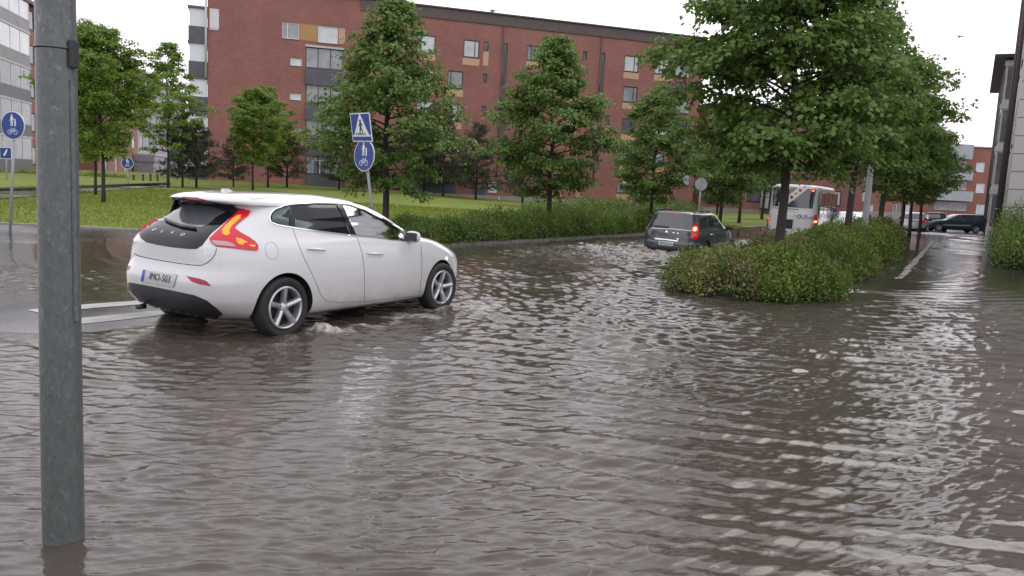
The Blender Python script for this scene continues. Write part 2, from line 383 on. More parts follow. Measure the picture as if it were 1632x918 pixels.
# water
def water():
    nr, na = (1120, 1150); r = 1.3*(60/1.3)**(np.linspace(0, 1, nr)); a = np.linspace(R(-66), R(62), na)
    Rr, Aa = np.meshgrid(r.astype(np.float32), a.astype(np.float32), indexing='ij'); X = Rr*np.sin(Aa); Y = Rr*np.cos(Aa)
    near = lambda lam: max(2, int(np.searchsorted(r, lam/(.0085*.8))))
    rs = np.random.RandomState(11); H = np.zeros_like(X)
    lod = lambda lam: np.clip(lam/(Rr*.0085)-.8, 0, 1)
    # rings of waves thrown out by the cars
    for (cx, cy, sp, amp, r0, l0, l1, n_) in [(-3.9, 9.2, 1.3, .0034, 4.0, .09, .24, 30), (-1.2, 11.8, 1.3, .0036, 5.0, .12, .34, 30), (5.0, 23.5, 1.2, .0064, 20, .24, .42, 40), (12, 20, 3.0, .0022, 14, .2, .5, 16), (3.2, 13.2, 1.0, .0034, 5, .16, .4, 14)]:
        acc = np.zeros_like(X); c_w = 0
        for i in range(n_):
            ox, oy = cx+rs.normal(0, sp), cy+rs.normal(0, sp*.6); lam = rs.uniform(l0, l1); d = np.hypot(X-ox, Y-oy)
            env = vnoise(X*.6+i*7.1, Y-i*3.3, .40); env = sstep(.38, .85, env)
            ph = rs.uniform(0, 6.28); w_ = 2*math.pi/lam
            th_ = w_*d+ph+1.4*vnoise(X-i*5, Y+i*9, .5); s = 2.2*np.exp(1.5*(np.sin(th_)-1))-.7
            acc += s*env*lod(lam)*(lam/.4)
        D = np.hypot(X-cx, Y-cy); H += amp*acc*np.exp(-D/r0)*2.2*((.25+.75*sstep(-.8, 1.6, X)) if cx > 4 else 1)
    # short sharp ripples in patches, crests mostly across the view
    for (cx, cy, sp, amp, l0, l1, n_, es) in [(-4.2, 13, 2.2, .0011, .07, .17, 34, 1.1), (3.5, 19, 2.0, .0006, .10, .20, 24, .8), (0, 16, 5.0, .0009, .06, .13, 20, 1.3)]:
        for i in range(n_):
            ox, oy = cx+rs.normal(0, sp), cy+rs.normal(0, sp*.5); lam = rs.uniform(l0, l1); k = near(lam); x = X[:k]; y = Y[:k]; d = np.hypot(x-ox, y-oy)
            env = sstep(.56, .92, vnoise(x*.7+i*5.3+cx, y*1.3-i*2.9, es)); th_ = d*2*math.pi/lam+rs.uniform(0, 6.28)+1.8*vnoise(x+i, y-i*2, 1.2)
            H[:k] += amp*(lam/.12)*(3.2*np.exp(2.0*(np.sin(th_)-1))-.9)*env*np.clip(lam/(Rr[:k]*.0085)-.8, 0, 1)
    # broad wakes
    H += .006*(vnoise(X, Y, .9)-.5)*np.exp(-np.hypot(X+2, Y-9)/4)
    # small chop in every direction
    reg = .35+.9*sstep(.45, .75, vnoise(X, Y, .22))
    for i in range(36):
        lam = rs.uniform(.07, .28); th = rs.uniform(0, 6.28); w_ = 2*math.pi/lam
        k = near(lam); x = X[:k]; y = Y[:k]; env = sstep(.4, .8, vnoise(x-i*4.3, y+i*8.7, .8))
        H[:k] += .0005*(lam/.15)*np.sin(w_*(x*math.cos(th)+y*math.sin(th))+rs.uniform(0, 6.28)+1.5*vnoise(x+i, y, 1.3))*env*reg[:k]*lod(lam)[:k]
    # near shore cross chop between the car and the strip
    ch = gau(X, Y, .6, 12, 3.2)
    for i in range(16):
        lam = rs.uniform(.22, .5); th = rs.uniform(0, 3.14); w_ = 2*math.pi/lam
        H += .0042*np.sin(w_*(X*math.cos(th)+Y*math.sin(th))+rs.uniform(0, 6.28)+2*vnoise(X+i*3, Y, .7))*ch*lod(lam)
    # churned water round the wheels
    ct = np.array([math.cos(CAR_A), math.sin(CAR_A)]); foam = np.zeros_like(X)
    def loc(px, py, a_, X, Y): dx = X-px; dy = Y-py; return dx*math.cos(a_)+dy*math.sin(a_), -dx*math.sin(a_)+dy*math.cos(a_)
    lx, ly = loc(CAR_X, CAR_Y, CAR_A, X, Y)
    wk = np.zeros_like(X)
    for (sx, sy, s1, s2, w_) in [(-.35, -1.0, .55, .22, .9), (.5, -1.05, .55, .22, .9), (2.25, -1.0, .6, .22, .8), (3.1, -1.12, .4, .25, 1.0), (-.9, -.6, .7, .5, .45), (-.9, .5, .7, .6, .5), (3.6, -.5, .35, .6, .5), (1.3, -1.1, .9, .3, .45)]:
        wk += w_*np.exp(-((lx-sx)/s1)**2-((ly-sy)/s2)**2)
    gx_, gy_ = loc(GREY_X, GREY_Y, GREY_A, X, Y)
    wg = np.zeros_like(X)
    for (sx, sy, s1, s2, w_) in [(-1.1, .9, 1.2, .6, .8), (-1.2, -.6, 1.3, 1.0, .9), (-2.2, .2, 1.6, 1.8, .7), (1.6, 1.2, 2.0, .6, .7), (1.8, -1.35, 2.0, .5, .9), (3.9, 0, .7, 1.3, 1.2), (4.6, -1.4, 1.3, .9, 1.2), (-4.5, .8, 2.5, 2.2, .5), (6.0, -.6, 1.8, 1.6, .9), (8.5, -.4, 2.2, 1.4, .8), (0, 2.0, 2.5, .8, .5)]:
        wg += w_*np.exp(-((gx_-sx)/s1)**2-((gy_-sy)/s2)**2)
    turb = np.zeros_like(X)
    for s, am in [(2.3, .5), (4.7, .3), (9.1, .2), (17, .1)]: turb += am*np.abs(vnoise(X+s, Y*1.2-s, s)*2-1)
    turb = .55-turb
    tm = turb-.36; H += (wk*.10*tm+wg*.26*tm)*1.6
    # bow waves
    H += .24*(turb-.2)*1.6*(np.exp(-((gx_-4.3)/.9)**2-((gy_+1.0)/.7)**2)+.7*np.exp(-((gx_-6.2)/1.3)**2-((gy_+.9)/.7)**2)+.5*np.exp(-((gx_-3.9)/.5)**2-((gy_)/1.0)**2))
    t2_ = .5+turb+.8*(vnoise(X, Y, 11)-.5)+.5*(vnoise(X, Y, 24)-.5); H += .13*t2_*np.exp(-((lx-.40)/.26)**2-((ly+1.04)/.15)**2)+.10*t2_*np.exp(-((lx-3.08)/.22)**2-((ly+1.04)/.15)**2)+.05*t2_*np.exp(-((lx+.2)/.7)**2-((ly+1.35)/.18)**2)+.05*t2_*np.exp(-((lx-2.0)/.6)**2-((ly+1.2)/.15)**2)
    H += .05*np.exp(-((lx-3.45)/.35)**2-((ly+.2)/.9)**2)*(0.6+.8*vnoise(X, Y, 3))
    foam = np.clip(wk*1.5*sstep(.2, .5, turb+.1)+wg*1.3*sstep(.22, .52, turb+.10), 0, 1)
    # thin wake lines trailing towards the camera
    def seg_d(pts):
        P = [gz(*p) for p in pts]; best = np.full_like(X, 9.0)
        for a, b in zip(P[:-1], P[1:]):
            dx, dy = b.x-a.x, b.y-a.y; t = np.clip(((X-a.x)*dx+(Y-a.y)*dy)/(dx*dx+dy*dy), 0, 1); best = np.minimum(best, np.hypot(X-a.x-t*dx, Y-a.y-t*dy))
        return best
    for pts, am in [([(-40, 720), (60, 690), (180, 655), (300, 622), (400, 570), (450, 545)], .010), ([(120, 800), (260, 740), (400, 700), (470, 665), (540, 640), (560, 570)], .011), ([(200, 640), (330, 600), (420, 575)], .008), ([(480, 780), (560, 800), (680, 800), (760, 790), (830, 770)], .009), ([(700, 760), (800, 752), (900, 745), (1000, 720)], .007), ([(560, 745), (640, 770), (760, 765), (860, 740)], .007)]:
        dd = seg_d(pts)+.10*(vnoise(X, Y, 2.5)-.5)+.05*(vnoise(X, Y, 7)-.5); H += am*np.exp(-(dd/.055)**2)-.4*am*np.exp(-((dd-.12)/.07)**2)
    H += .035*np.exp(-((lx+.02)/.30)**2-((ly+1.0)/.16)**2)*(.6+.8*vnoise(X, Y, 6))+.03*np.exp(-((lx-2.65)/.30)**2-((ly+1.0)/.16)**2)*(.6+.8*vnoise(X, Y, 6))
    # rain drop rings
    for i in range(170):
        ry = rs.uniform(2.6, 9); rx = rs.uniform(-.6, .62)*ry; r0 = rs.uniform(.02, .10); am = .0019*(1-r0*4)
        msk = (np.abs(X-rx) < .2) & (np.abs(Y-ry) < .2); d = np.hypot(X[msk]-rx, Y[msk]-ry)
        H[msk] += am*np.cos((d-r0)*2*math.pi/.028)*np.exp(-((d-r0)/.022)**2)
    q_ = sstep(.3, 1.6, strip_n(X, Y))*sstep(13, 18, Y); H *= 1-.72*q_
    dep = np.clip(-road_z(X, Y), -.02, .3); H *= np.clip(.12+dep*14, .12, 1)*.55
    # ripple collar round the lamp post
    d = np.hypot(X-POLE[0], Y-POLE[1]); H += .002*np.cos(d*2*math.pi/.07)*np.exp(-(d-.09)/.12)*(d > .08)
    co = np.stack([X, Y, H], -1).reshape(-1, 3); i = np.arange(nr*na).reshape(nr, na)
    F = np.stack([i[:-1, :-1], i[1:, :-1], i[1:, 1:], i[:-1, 1:]], -1).reshape(-1, 4)
    xx = X[:-1, :-1].ravel(); yy = Y[:-1, :-1].ravel(); F = F[(yy < 48.5) & ~((strip_n(xx, yy) > 2.2) & (yy > 36))]
    M = bpy.data.materials.new('flood_water'); M.use_nodes = True; nt = M.node_tree; b = nt.nodes['Principled BSDF']; L = nt.links.new
    at = nt.nodes.new('ShaderNodeAttribute'); at.attribute_name = 'foam'
    tc = nt.nodes.new('ShaderNodeTexCoord')
    nm = nt.nodes.new('ShaderNodeTexNoise'); nm.inputs['Scale'].default_value = .35; nm.inputs['Detail'].default_value = 5
    rm = nt.nodes.new('ShaderNodeValToRGB'); rm.color_ramp.elements[0].position = .35; rm.color_ramp.elements[0].color = (.048, .039, .031, 1); rm.color_ramp.elements[1].position = .7; rm.color_ramp.elements[1].color = (.070, .059, .050, 1)
    mx = nt.nodes.new('ShaderNodeMixRGB'); mx.inputs['Color2'].default_value = (.35, .325, .29, 1)
    nf = nt.nodes.new('ShaderNodeTexNoise'); nf.inputs['Scale'].default_value = 14; nf.inputs['Detail'].default_value = 6
    mf = nt.nodes.new('ShaderNodeMath'); mf.operation = 'MULTIPLY'; rf = nt.nodes.new('ShaderNodeMapRange'); rf.inputs['From Min'].default_value = .25; rf.inputs['From Max'].default_value = .6
    L(tc.outputs['Object'], nm.inputs['Vector']); L(nm.outputs['Fac'], rm.inputs['Fac']); L(rm.outputs['Color'], mx.inputs['Color1'])
    L(tc.outputs['Object'], nf.inputs['Vector']); L(nf.outputs['Fac'], rf.inputs['Value']); L(rf.outputs['Result'], mf.inputs[0]); L(at.outputs['Fac'], mf.inputs[1]); L(mf.outputs[0], mx.inputs['Fac'])
    L(mx.outputs['Color'], b.inputs['Base Color'])
    ro = nt.nodes.new('ShaderNodeMapRange'); ro.inputs['To Min'].default_value = .025; ro.inputs['To Max'].default_value = .45; L(mf.outputs[0], ro.inputs['Value']); L(ro.outputs['Result'], b.inputs['Roughness'])
    b.inputs['IOR'].default_value = 1.36
    n2 = nt.nodes.new('ShaderNodeTexNoise'); n2.inputs['Scale'].default_value = 9; n2.inputs['Detail'].default_value = 7; n2.inputs['Roughness'].default_value = .6; n2.inputs['Distortion'].default_value = .6
    mp = nt.nodes.new('ShaderNodeMapping'); mp.inputs['Scale'].default_value = (.55, 1.25, 1); L(tc.outputs['Object'], mp.inputs['Vector']); L(mp.outputs['Vector'], n2.inputs['Vector'])
    bp = nt.nodes.new('ShaderNodeBump'); bp.inputs['Strength'].default_value = .5; bp.inputs['Distance'].default_value = .004
    n3 = nt.nodes.new('ShaderNodeTexNoise'); n3.inputs['Scale'].default_value = 13; n3.inputs['Detail'].default_value = 6; n3.inputs['Roughness'].default_value = .55; n3.inputs['Distortion'].default_value = .9
    mp3 = nt.nodes.new('ShaderNodeMapping'); mp3.inputs['Rotation'].default_value = (0, 0, .18); mp3.inputs['Scale'].default_value = (.5, 1.6, 1); L(tc.outputs['Object'], mp3.inputs['Vector']); L(mp3.outputs['Vector'], n3.inputs['Vector'])
    bp3 = nt.nodes.new('ShaderNodeBump'); bp3.inputs['Strength'].default_value = .6; bp3.inputs['Distance'].default_value = .0032; L(n3.outputs['Fac'], bp3.inputs['Height'])
    L(n2.outputs['Fac'], bp.inputs['Height']); L(bp3.outputs['Normal'], bp.inputs['Normal']); L(bp.outputs['Normal'], b.inputs['Normal'])
    o = npmesh('water', co, F, M, smooth=True); a_ = o.data.attributes.new('foam', 'FLOAT', 'POINT'); a_.data.foreach_set('value', foam.ravel().astype(np.float32))
    tag(o, kind='structure')



water()
# ================================================================ BUILDINGS
M_['brick'] = brickmat('red_brick', (.34, .105, .086), (.25, .076, .064), (.27, .20, .18))
M_['brick_or'] = brickmat('orange_brick', (.34, .11, .065), (.27, .085, .055), (.27, .2, .17))
M_['plinth'] = mat('concrete_plinth', (.24, .23, .21), .85, noise=(.33, .32, .30), nscale=1.5)
M_['frame'] = mat('window_frame_dark', (.035, .032, .034), .5)
M_['frame_w'] = mat('window_frame_white', (.62, .64, .66), .5)
def panemat(name, c, c2=None): return mat(name, c, .08, noise=c2 or tuple(x*.75 for x in c), nscale=.8, spec=.7)
M_['pane_l'] = panemat('pane_curtained', (.42, .45, .48), (.62, .64, .66)); M_['pane_d'] = panemat('pane_dark', (.05, .06, .07), (.16, .18, .2)); M_['pane_m'] = panemat('pane_mid', (.16, .18, .2), (.36, .38, .4))
M_['tan'] = mat('tan_panel', (.44, .28, .17), .7, noise=(.52, .35, .22), nscale=3)
M_['ochre'] = mat('ochre_panel', (.42, .25, .10), .7, noise=(.36, .21, .08), nscale=3)
M_['roofbrown'] = mat('brown_sheet', (.075, .058, .055), .6, noise=(.10, .08, .075), nscale=2)
M_['darkpanel'] = mat('dark_balcony_panel', (.06, .065, .08), .45, noise=(.09, .095, .11), nscale=2)
M_['greypanel'] = mat('grey_balcony_panel', (.30, .34, .35), .5, noise=(.36, .40, .41), nscale=1.5)
M_['slab'] = mat('concrete_slab', (.42, .42, .42), .7, noise=(.52, .52, .51), nscale=2)
M_['greywall'] = mat('grey_render', (.25, .25, .27), .8, noise=(.32, .32, .34), nscale=1)
M_['bluegrey'] = mat('blue_grey_door', (.06, .075, .10), .5, noise=(.08, .095, .125), nscale=2)
class Facade:
    def __init__(s, name, P, d, L, z0, z1, wallm, depth=11, label=None, cat='building', side=True, group=None):
        s.P = Vector((P[0], P[1])); s.d = Vector(d).normalized(); s.L = L; s.z0 = z0; s.z1 = z1; s.wm = wallm; s.depth = depth; s.rects = []; s.extra = []
        s.root = empty(name, (P[0], P[1], 0), math.atan2(s.d.y, s.d.x), label, cat, group)
    def px(s, u, v):
        dr = raydir(u, v); n = Vector((-s.d.y, s.d.x)); t = s.P.dot(n)/(dr.x*n.x+dr.y*n.y); p = CAMP+dr*t
        return (Vector((p.x, p.y))-s.P).dot(s.d), p.z
    def rect(s, u0, v0, u1, v1):
        vc = (v0+v1)/2; uc = (u0+u1)/2
        return s.px(u0, vc)[0], s.px(u1, vc)[0], s.px(uc, v1)[1], s.px(uc, v0)[1]
    def window(s, r, pane='pane_l', frame='frame', mull=(.5,), depth=.13, ft=.07, tr=None):
        x0, x1, z0, z1 = r; s.rects.append(r); m = MB(); y0, y1 = depth-.07, depth
        m.box(x0+.002, x1-.002, y0, y1, z1-ft, z1-.002); m.box(x0+.002, x1-.002, y0, y1, z0+.002, z0+ft)
        m.box(x0+.002, x0+ft, y0, y1, z0+ft, z1-ft); m.box(x1-ft, x1-.002, y0, y1, z0+ft, z1-ft)
        for q in mull:
            xm = x0+(x1-x0)*q; m.box(xm-ft*.45, xm+ft*.45, y0, y1, z0+ft, z1-ft)
        if tr: m.box(x0+ft, x1-ft, y0+.003, y1-.003, z0+(z1-z0)*tr-.03, z0+(z1-z0)*tr+.03)
        w = m.build('window', M_[frame], s.root)
        p = MB(); p.box(x0+ft, x1-ft, depth-.035, depth-.02, z0+ft, z1-ft); p.build('pane', M_[pane], w)
        if x1-x0 > .9:
            sl = MB(); sl.box(x0-.03, x1+.03, -.04, depth-.075, z0-.045, z0-.003); sl.build('sill', M_['frame'], w)
        return w
    def panel(s, r, mname, nm='panel', y0=-.012, y1=.02):
        m = MB(); m.box(r[0], r[1], y0, y1, r[2], r[3]); return m.build(nm, M_[mname], s.root)
    def wall(s, plinth=None, roofm='roofbrown', roof_t=.35, over=.25):
        xs = sorted(set([0, s.L]+[c for r in s.rects for c in (r[0], r[1])])); zs = sorted(set([s.z0, s.z1]+[c for r in s.rects for c in (r[2], r[3])]))
        xs = [x for x in xs if 0 <= x <= s.L]; zs = [z for z in zs if s.z0 <= z <= s.z1]
        m = MB()
        for i in range(len(xs)-1):
            for j in range(len(zs)-1):
                cx = (xs[i]+xs[i+1])/2; cz = (zs[j]+zs[j+1])/2
                if any(r[0] < cx < r[1] and r[2] < cz < r[3] for r in s.rects): continue
                m.face([(xs[i], 0, zs[j]), (xs[i+1], 0, zs[j]), (xs[i+1], 0, zs[j+1]), (xs[i], 0, zs[j+1])])
        D = .13
        for x0, x1, z0, z1 in s.rects:
            m.face([(x0, 0, z0), (x0, D, z0), (x0, D, z1), (x0, 0, z1)]); m.face([(x1, 0, z0), (x1, D, z0), (x1, D, z1), (x1, 0, z1)])
            m.face([(x0, 0, z0), (x1, 0, z0), (x1, D, z0), (x0, D, z0)]); m.face([(x0, 0, z1), (x1, 0, z1), (x1, D, z1), (x0, D, z1)])
            m.face([(x0, D, z0), (x1, D, z0), (x1, D, z1), (x0, D, z1)])
        a, b = 0, s.L; m.face([(a, 0, s.z0), (a, s.depth, s.z0), (a, s.depth, s.z1), (a, 0, s.z1)]); m.face([(b, 0, s.z0), (b, s.depth, s.z0), (b, s.depth, s.z1), (b, 0, s.z1)])
        m.face([(a, s.depth, s.z0), (b, s.depth, s.z0), (b, s.depth, s.z1), (a, s.depth, s.z1)]); m.face([(a, 0, s.z1), (b, 0, s.z1), (b, s.depth, s.z1), (a, s.depth, s.z1)])
        w = m.build('wall', s.wm, s.root)
        if plinth:
            p = MB(); p.box(-.03, s.L+.03, -.05, s.depth+.03, s.z0-.1, plinth); p.build('plinth', M_['plinth'], s.root)
        r = MB(); r.box(-over, s.L+over, -over, s.depth+over, s.z1+.003, s.z1+roof_t); r.build('roof', M_[roofm], s.root)
        return w
# --- the long red brick block opposite
d0 = Vector((1, .317)).normalized(); Pm = (-25.45, 66.93)
mb = Facade('brick_apartment_block', Pm, d0, 44.9, -1.2, 18, M_['brick'], 12, 'long red brick apartment block with brown roof band behind the lawn and its trees', 'apartment block')
ztop = mb.px(800, 24)[1]; mb.z1 = ztop-.02
W = mb.window; Rr_ = mb.rect
W(Rr_(450, 36, 477, 62), 'pane_m', 'frame_w', (.3,)); W(Rr_(506.5, 42, 539, 69), 'pane_l', 'frame_w', ())
mb.panel(Rr_(477.5, 39, 506, 65), 'ochre'); mb.panel(Rr_(540, 45, 550, 70), 'tan')
W(Rr_(462.6, 92.6, 481, 105), 'pane_l', 'frame_w', ()); W(Rr_(462, 149, 480, 159.5), 'pane_l', 'frame_w', ()); W(Rr_(464, 204, 481, 214), 'pane_l', 'frame_w', ())
W(Rr_(498, 255, 521, 285), 'pane_m', 'frame_w', (.5,))
fl = 2.95
for (u0, v0, u1, v1) in [(664, 56, 694, 84), (664, 108.5, 692, 136.5), (664, 161, 692, 189), (664, 214, 691, 241)]:
    W(Rr_(u0, v0, u1, v1), 'pane_l', 'frame', (.25,)); mb.panel(Rr_(u0+6, v1+1.5, u1, v1+12.5), 'tan')
for (u0, v0, u1, v1) in [(739, 64, 764, 91.5)]:
    W(Rr_(u0, v0, u1, v1), 'pane_l', 'frame', (.72,)); mb.panel(Rr_(u0-2, v1+1, u1, v1+12.5), 'tan')
for (u0, v0, u1, v1), pn in zip([(713, 113, 738, 141), (711.5, 165, 735.5, 192.5), (711, 218, 734, 245)], ('pane_m', 'pane_l', 'pane_d')):
    W(Rr_(u0, v0, u1, v1), pn, 'frame', (.22,)); mb.panel(Rr_(u0-1, v1+1, u1, v1+12.5), 'tan')
for (u0, v0, u1, v1), tp in zip([(771, 66.5, 778.5, 81.5), (769.5, 117.5, 776.3, 132), (767.5, 169, 774.3, 184.5), (929, 81.5, 935.5, 95.5), (957.5, 84.5, 964.5, 100), (954.5, 134, 961, 149), (802, 69, 809.5, 85), (800, 120, 807, 136), (965, 184, 971.5, 200), (918, 279.6, 924.5, 291.5), (951, 184, 957.5, 200), (797, 171, 804, 187)], (1, 0, 0, 0, 2, 2, 2, 2, 1, 1, 2, 2)):
    W(Rr_(u0, v0, u1, v1), 'pane_d', 'frame', (), ft=.05)
    if tp == 1: mb.panel(Rr_(u0-1, v1+.8, u1, v1+23), 'tan')
for u_top, v_top, u_bot, v_bot in [(809, 86, 800, 255), (964, 101, 950, 262)]:
    s0, za = mb.px(u_top, v_top); s1, zb = mb.px(u_bot, v_bot); mb.panel((s0-.36, s0+.02, zb, za), 'roofbrown', 'vertical_strip', -.006, .01)
    m = MB(); m.tube([(s0-.5, -.09, zb-1.5), (s0-.5, -.09, ztop-.9)], .055, 8); m.build('downpipe', M_['roofbrown'], mb.root)
for r, pn, ml, tp in [((840, 73, 863, 97), 'pane_m', (.3,), 1), ((888, 79, 906, 104), 'pane_l', (.7,), 1), ((995, 89, 1018, 114.5), 'pane_l', (.72,), 1), ((1044, 94, 1071, 118.5), 'pane_l', (.3,), 1), ((993, 138, 1016, 163), 'pane_m', (.72,), 1), ((1042, 142, 1068, 167), 'pane_m', (.3,), 1), ((991, 189, 1013, 213), 'pane_d', (.7,), 1), ((1039, 192, 1064, 216), 'pane_l', (.3,), 1),
                      ((906, 135, 920, 154), 'pane_m', (.5,), 1), ((838, 125, 860, 149), 'pane_d', (.3,), 1), ((836, 177, 858, 200), 'pane_l', (.3,), 1), ((903, 188, 917, 207), 'pane_l', (.5,), 1), ((833, 229, 855, 252), 'pane_m', (.3,), 0),
                      ((875, 278, 895.5, 302), 'pane_d', (.6,), 1), ((983, 289, 1004.5, 308), 'pane_m', (.75,), 1), ((1024, 290, 1049, 309), 'pane_d', (.3,), 1), ((988, 240, 1008, 262), 'pane_l', (.7,), 1), ((1035, 243, 1058, 264), 'pane_m', (.3,), 1)]:
    W(Rr_(*r), pn, 'frame', ml)
    if tp: mb.panel(Rr_(r[0]-1.5, r[3]+1, r[2], r[3]+11), 'tan')
# recessed balcony stack
for k in range(5):
    r = Rr_(487, 77+56*k, 547, 110+56*k); r2 = Rr_(486, 111+56*k, 548, 137+56*k)
    W(r, 'pane_m', 'frame', (.33, .66)); mb.panel(r2, 'darkpanel', 'balcony_front', -.22, .02)
    mb.panel((r[0]-.05, r[1]+.05, r[3]+.003, r[3]+.16), 'slab', 'lintel', -.1, .02)
for k in range(4):
    r = Rr_(1076, 74+57*k, 1094, 106+57*k-3); W(r, 'pane_d', 'frame', (.5,)); mb.panel(Rr_(1074, 107+57*k-2, 1096, 107+57*k+16), 'greypanel', 'balcony_front', -.25, .02)
# brown band under the roof, not on the left part
sb = mb.px(575, 15)[0]; zb = mb.px(800, 41)[1]
mb.panel((sb, 44.9, zb, ztop+.1), 'roofbrown', 'roof_band', -.10, .02)
W(Rr_(819, 318.6, 835, 325.5), 'pane_d', 'frame', (), ft=.04)
g0 = Rr_(649, 285, 726, 316); mb.panel(g0, 'bluegrey', 'garage_door', -.03, .02); mb.panel(Rr_(752, 300, 773, 322), 'bluegrey', 'door', -.03, .02)
mb.wall(plinth=mb.px(900, 317)[1], roof_t=.12)
pl = mb.px(500, 284)
# poster beside the door
r = Rr_(778.6, 290, 791.3, 307); ps = mb.panel(r, 'frame_w', 'notice_board', -.05, -.015)
m = MB(); cx = (r[0]+r[1])/2; cz = (r[2]+r[3])/2; m.box(cx-.22, cx+.18, -.056, -.052, cz-.32, cz-.2); m.box(cx-.02, cx+.05, -.056, -.052, cz-.2, cz+.1); m.box(cx+.05, cx+.2, -.056, -.052, cz+.02, cz+.1); m.build('notice', mat('notice_ink', (.1, .2, .15), .7), ps)
s_, z_ = mb.px(799, 20); m = MB(); m.tube([(s_, 3, ztop-.2), (s_, 3, ztop+.9)], .18, 12); m.tube([(s_, 3, ztop+.9), (s_, 3, ztop+1.0)], .24, 12); m.build('roof_vent', mat('galvanised', (.5, .5, .5), .4, .6), mb.root)
# balconies on the block's left end
for k in range(6):
    zt = mb.px(333, 14+56*k)[1]; H = 2.95
    m = MB(); m.box(-1.45, -.02, .1, 4.2, zt-1.42-1.15, zt-1.42+.0); m.box(-1.5, -.01, .05, 4.25, zt-.02, zt+.16)
    b = m.build('balcony', M_['darkpanel'], mb.root)
    m = MB(); m.box(-1.38, -1.34, .2, 4.1, zt-1.40, zt-.03); m.box(-1.33, -.03, .2, .24, zt-1.40, zt-.03); m.build('glazing', mat('frosted_glazing', (.62, .66, .70), .2), b)
m = MB(); s_, zt = mb.px(336.5, -12); zb_ = mb.px(336, 125)[1]; m.tube([(-.12, -.12, zb_), (-.12, -.12, zt)], .09, 8); m.build('downpipe', M_['slab'], mb.root)
r = Rr_(334, 14, 349, 44); mb.panel(r, 'pane_l', 'corner_glazing', -.03, .02); mb.panel((r[0], r[1], r[2]-.2, r[2]-.003), 'slab', 'sill', -.06, .02)
# --- left block with white banded balconies
lf = Facade('balcony_apartment_block', (-40.2, 60.0), (-.24, 1), 17.6, -.6, 16.1, M_['brick'], 11, 'red brick block with white banded glazed balconies, cut by the left frame edge', 'apartment block')
z1 = lf.px(31, 0)[1]; lf.z1 = z1
sA = lf.px(41, 100)[0]; sB = lf.px(57, 100)[0]
fh = 2.95; zg = lf.px(30, 275)[1]
for k in range(5):
    zf = zg+fh*k
    m = MB(); m.box(.5, sA, -.42, -.01, zf, zf+.16); b = m.build('balcony', M_['slab'], lf.root)
    m = MB(); m.box(.55, sA-.05, -.38, -.32, zf+.163, zf+1.15); m.box(sA-.10, sA-.05, -.31, -.01, zf+.163, zf+1.15); m.build('parapet', M_['darkpanel'] if k < 3 else M_['greywall'], b)
    for q in range(6): m = MB(); x = .6+(sA-.8)*q/5; m.box(x, x+.07, -.38, -.32, zf+1.153, zf+fh-.003); m.build('glazing_bar', M_['frame_w'], b)
    m = MB(); m.box(.66, sA-.13, -.355, -.34, zf+1.16, zf+fh-.01); m.build('glazing', M_['pane_d'] if k < 3 else M_['pane_l'], b)
    for q in range(4): x = .8+q*(sA-1)/4; lf.window((x+.4, x+2.2, zf+.3, zf+2.3), 'pane_d', 'frame')
    if sB-sA > .9: lf.window((sA+(sB-sA)*.45, sA+(sB-sA)*.98, zf+.7, zf+2.3), 'pane_d', 'frame', ())
lf.wall(plinth=zg+.003, roof_t=.3, over=.5)
# --- brick and grey block further back on the left
lg = Facade('brick_and_grey_block', (-43.0, 83.6), (-.23, 1), 52, -.6, 13.2, M_['brick'], 12, 'distant block half brick half grey render with white slit windows, between the left trees', 'apartment block')
sg = lg.px(219, 240)[0]; 
for k in range(4):
    for q in range(12):
        s = 2.5+q*4.2; z = .9+k*3.0
        lg.window((s, s+1.3, z, z+1.7), 'pane_l' if (q+k) % 3 else 'pane_m', 'frame_w', ())
lg.wall(plinth=.5)
lg.panel((sg, 51.9, .6, 13.1), 'greywall', 'grey_render', -.0, -.0) if False else None
m = MB(); xs = [sg]+[c for q in range(12) for c in (2.5+q*4.2, 3.8+q*4.2) if c > sg]+[51.8]
for i in range(0, len(xs)-1, 2): m.box(xs[i], xs[i+1], -.03, -.004, .6, 13.1)
for k in range(5):
    za = .6 if k == 0 else .9+(k-1)*3+1.7; zb_ = .9+k*3 if k < 4 else 13.1
    for i in range(1, len(xs)-1, 2): m.box(xs[i]+.001, xs[i+1]-.001, -.03, -.004, za, zb_)
m.build('grey_cladding', M_['greywall'], lg.root)
e = MB(); s0 = lg.px(212, 255)[0]; s1 = lg.px(238, 255)[0]; e.box(s0, s1, -2.4, -.04, 2.3, 3.1); b = e.build('entrance_canopy', M_['greywall'], lg.root); e = MB(); e.box(s0, s1, -2.5, -.04, 3.103, 3.25); e.build('canopy_roof', M_['slab'], b)
e = MB(); e.box(s0+.1, s1-.1, -2.3, -.045, -.3, 2.297); e.build('porch', M_['greywall'], lg.root)
# --- low garage between
# --- brick wing with grey balconies behind the big lime tree
bw = Facade('brick_wing', (18.6, 83.0), (1, .12), 17.5, -.6, 10.4, M_['brick'], 11, 'brick wing with pale grey balconies seen between the lime trunks behind the bus', 'apartment block')
xa = bw.px(1213, 300)[0]; xb = bw.px(1245, 300)[0]
for k in range(3):
    z = .4+k*3.0; zf = bw.px(1225, 285)[1]+3.0*(k-1)
    m = MB(); m.box(xa, xb, -1.4, -.01, zf, zf+1.1); b = m.build('balcony', M_['greypanel'], bw.root)
    bw.window((xa+.1, xb-.1, zf+1.15, zf+2.6) if k else (xa+.1, xb-.1, zf+1.2, zf+2.6), 'pane_m', 'frame_w', (.4, .7))
    for q in (1.6, 5.0): bw.window((q, q+1.5, zf+.6, zf+2.1), 'pane_l' if k else 'pane_d', 'frame', (.3,))
    bw.window((13.5, 15.2, zf+.6, zf+2.1), 'pane_l', 'frame', (.3,))
bw.wall(plinth=.45)
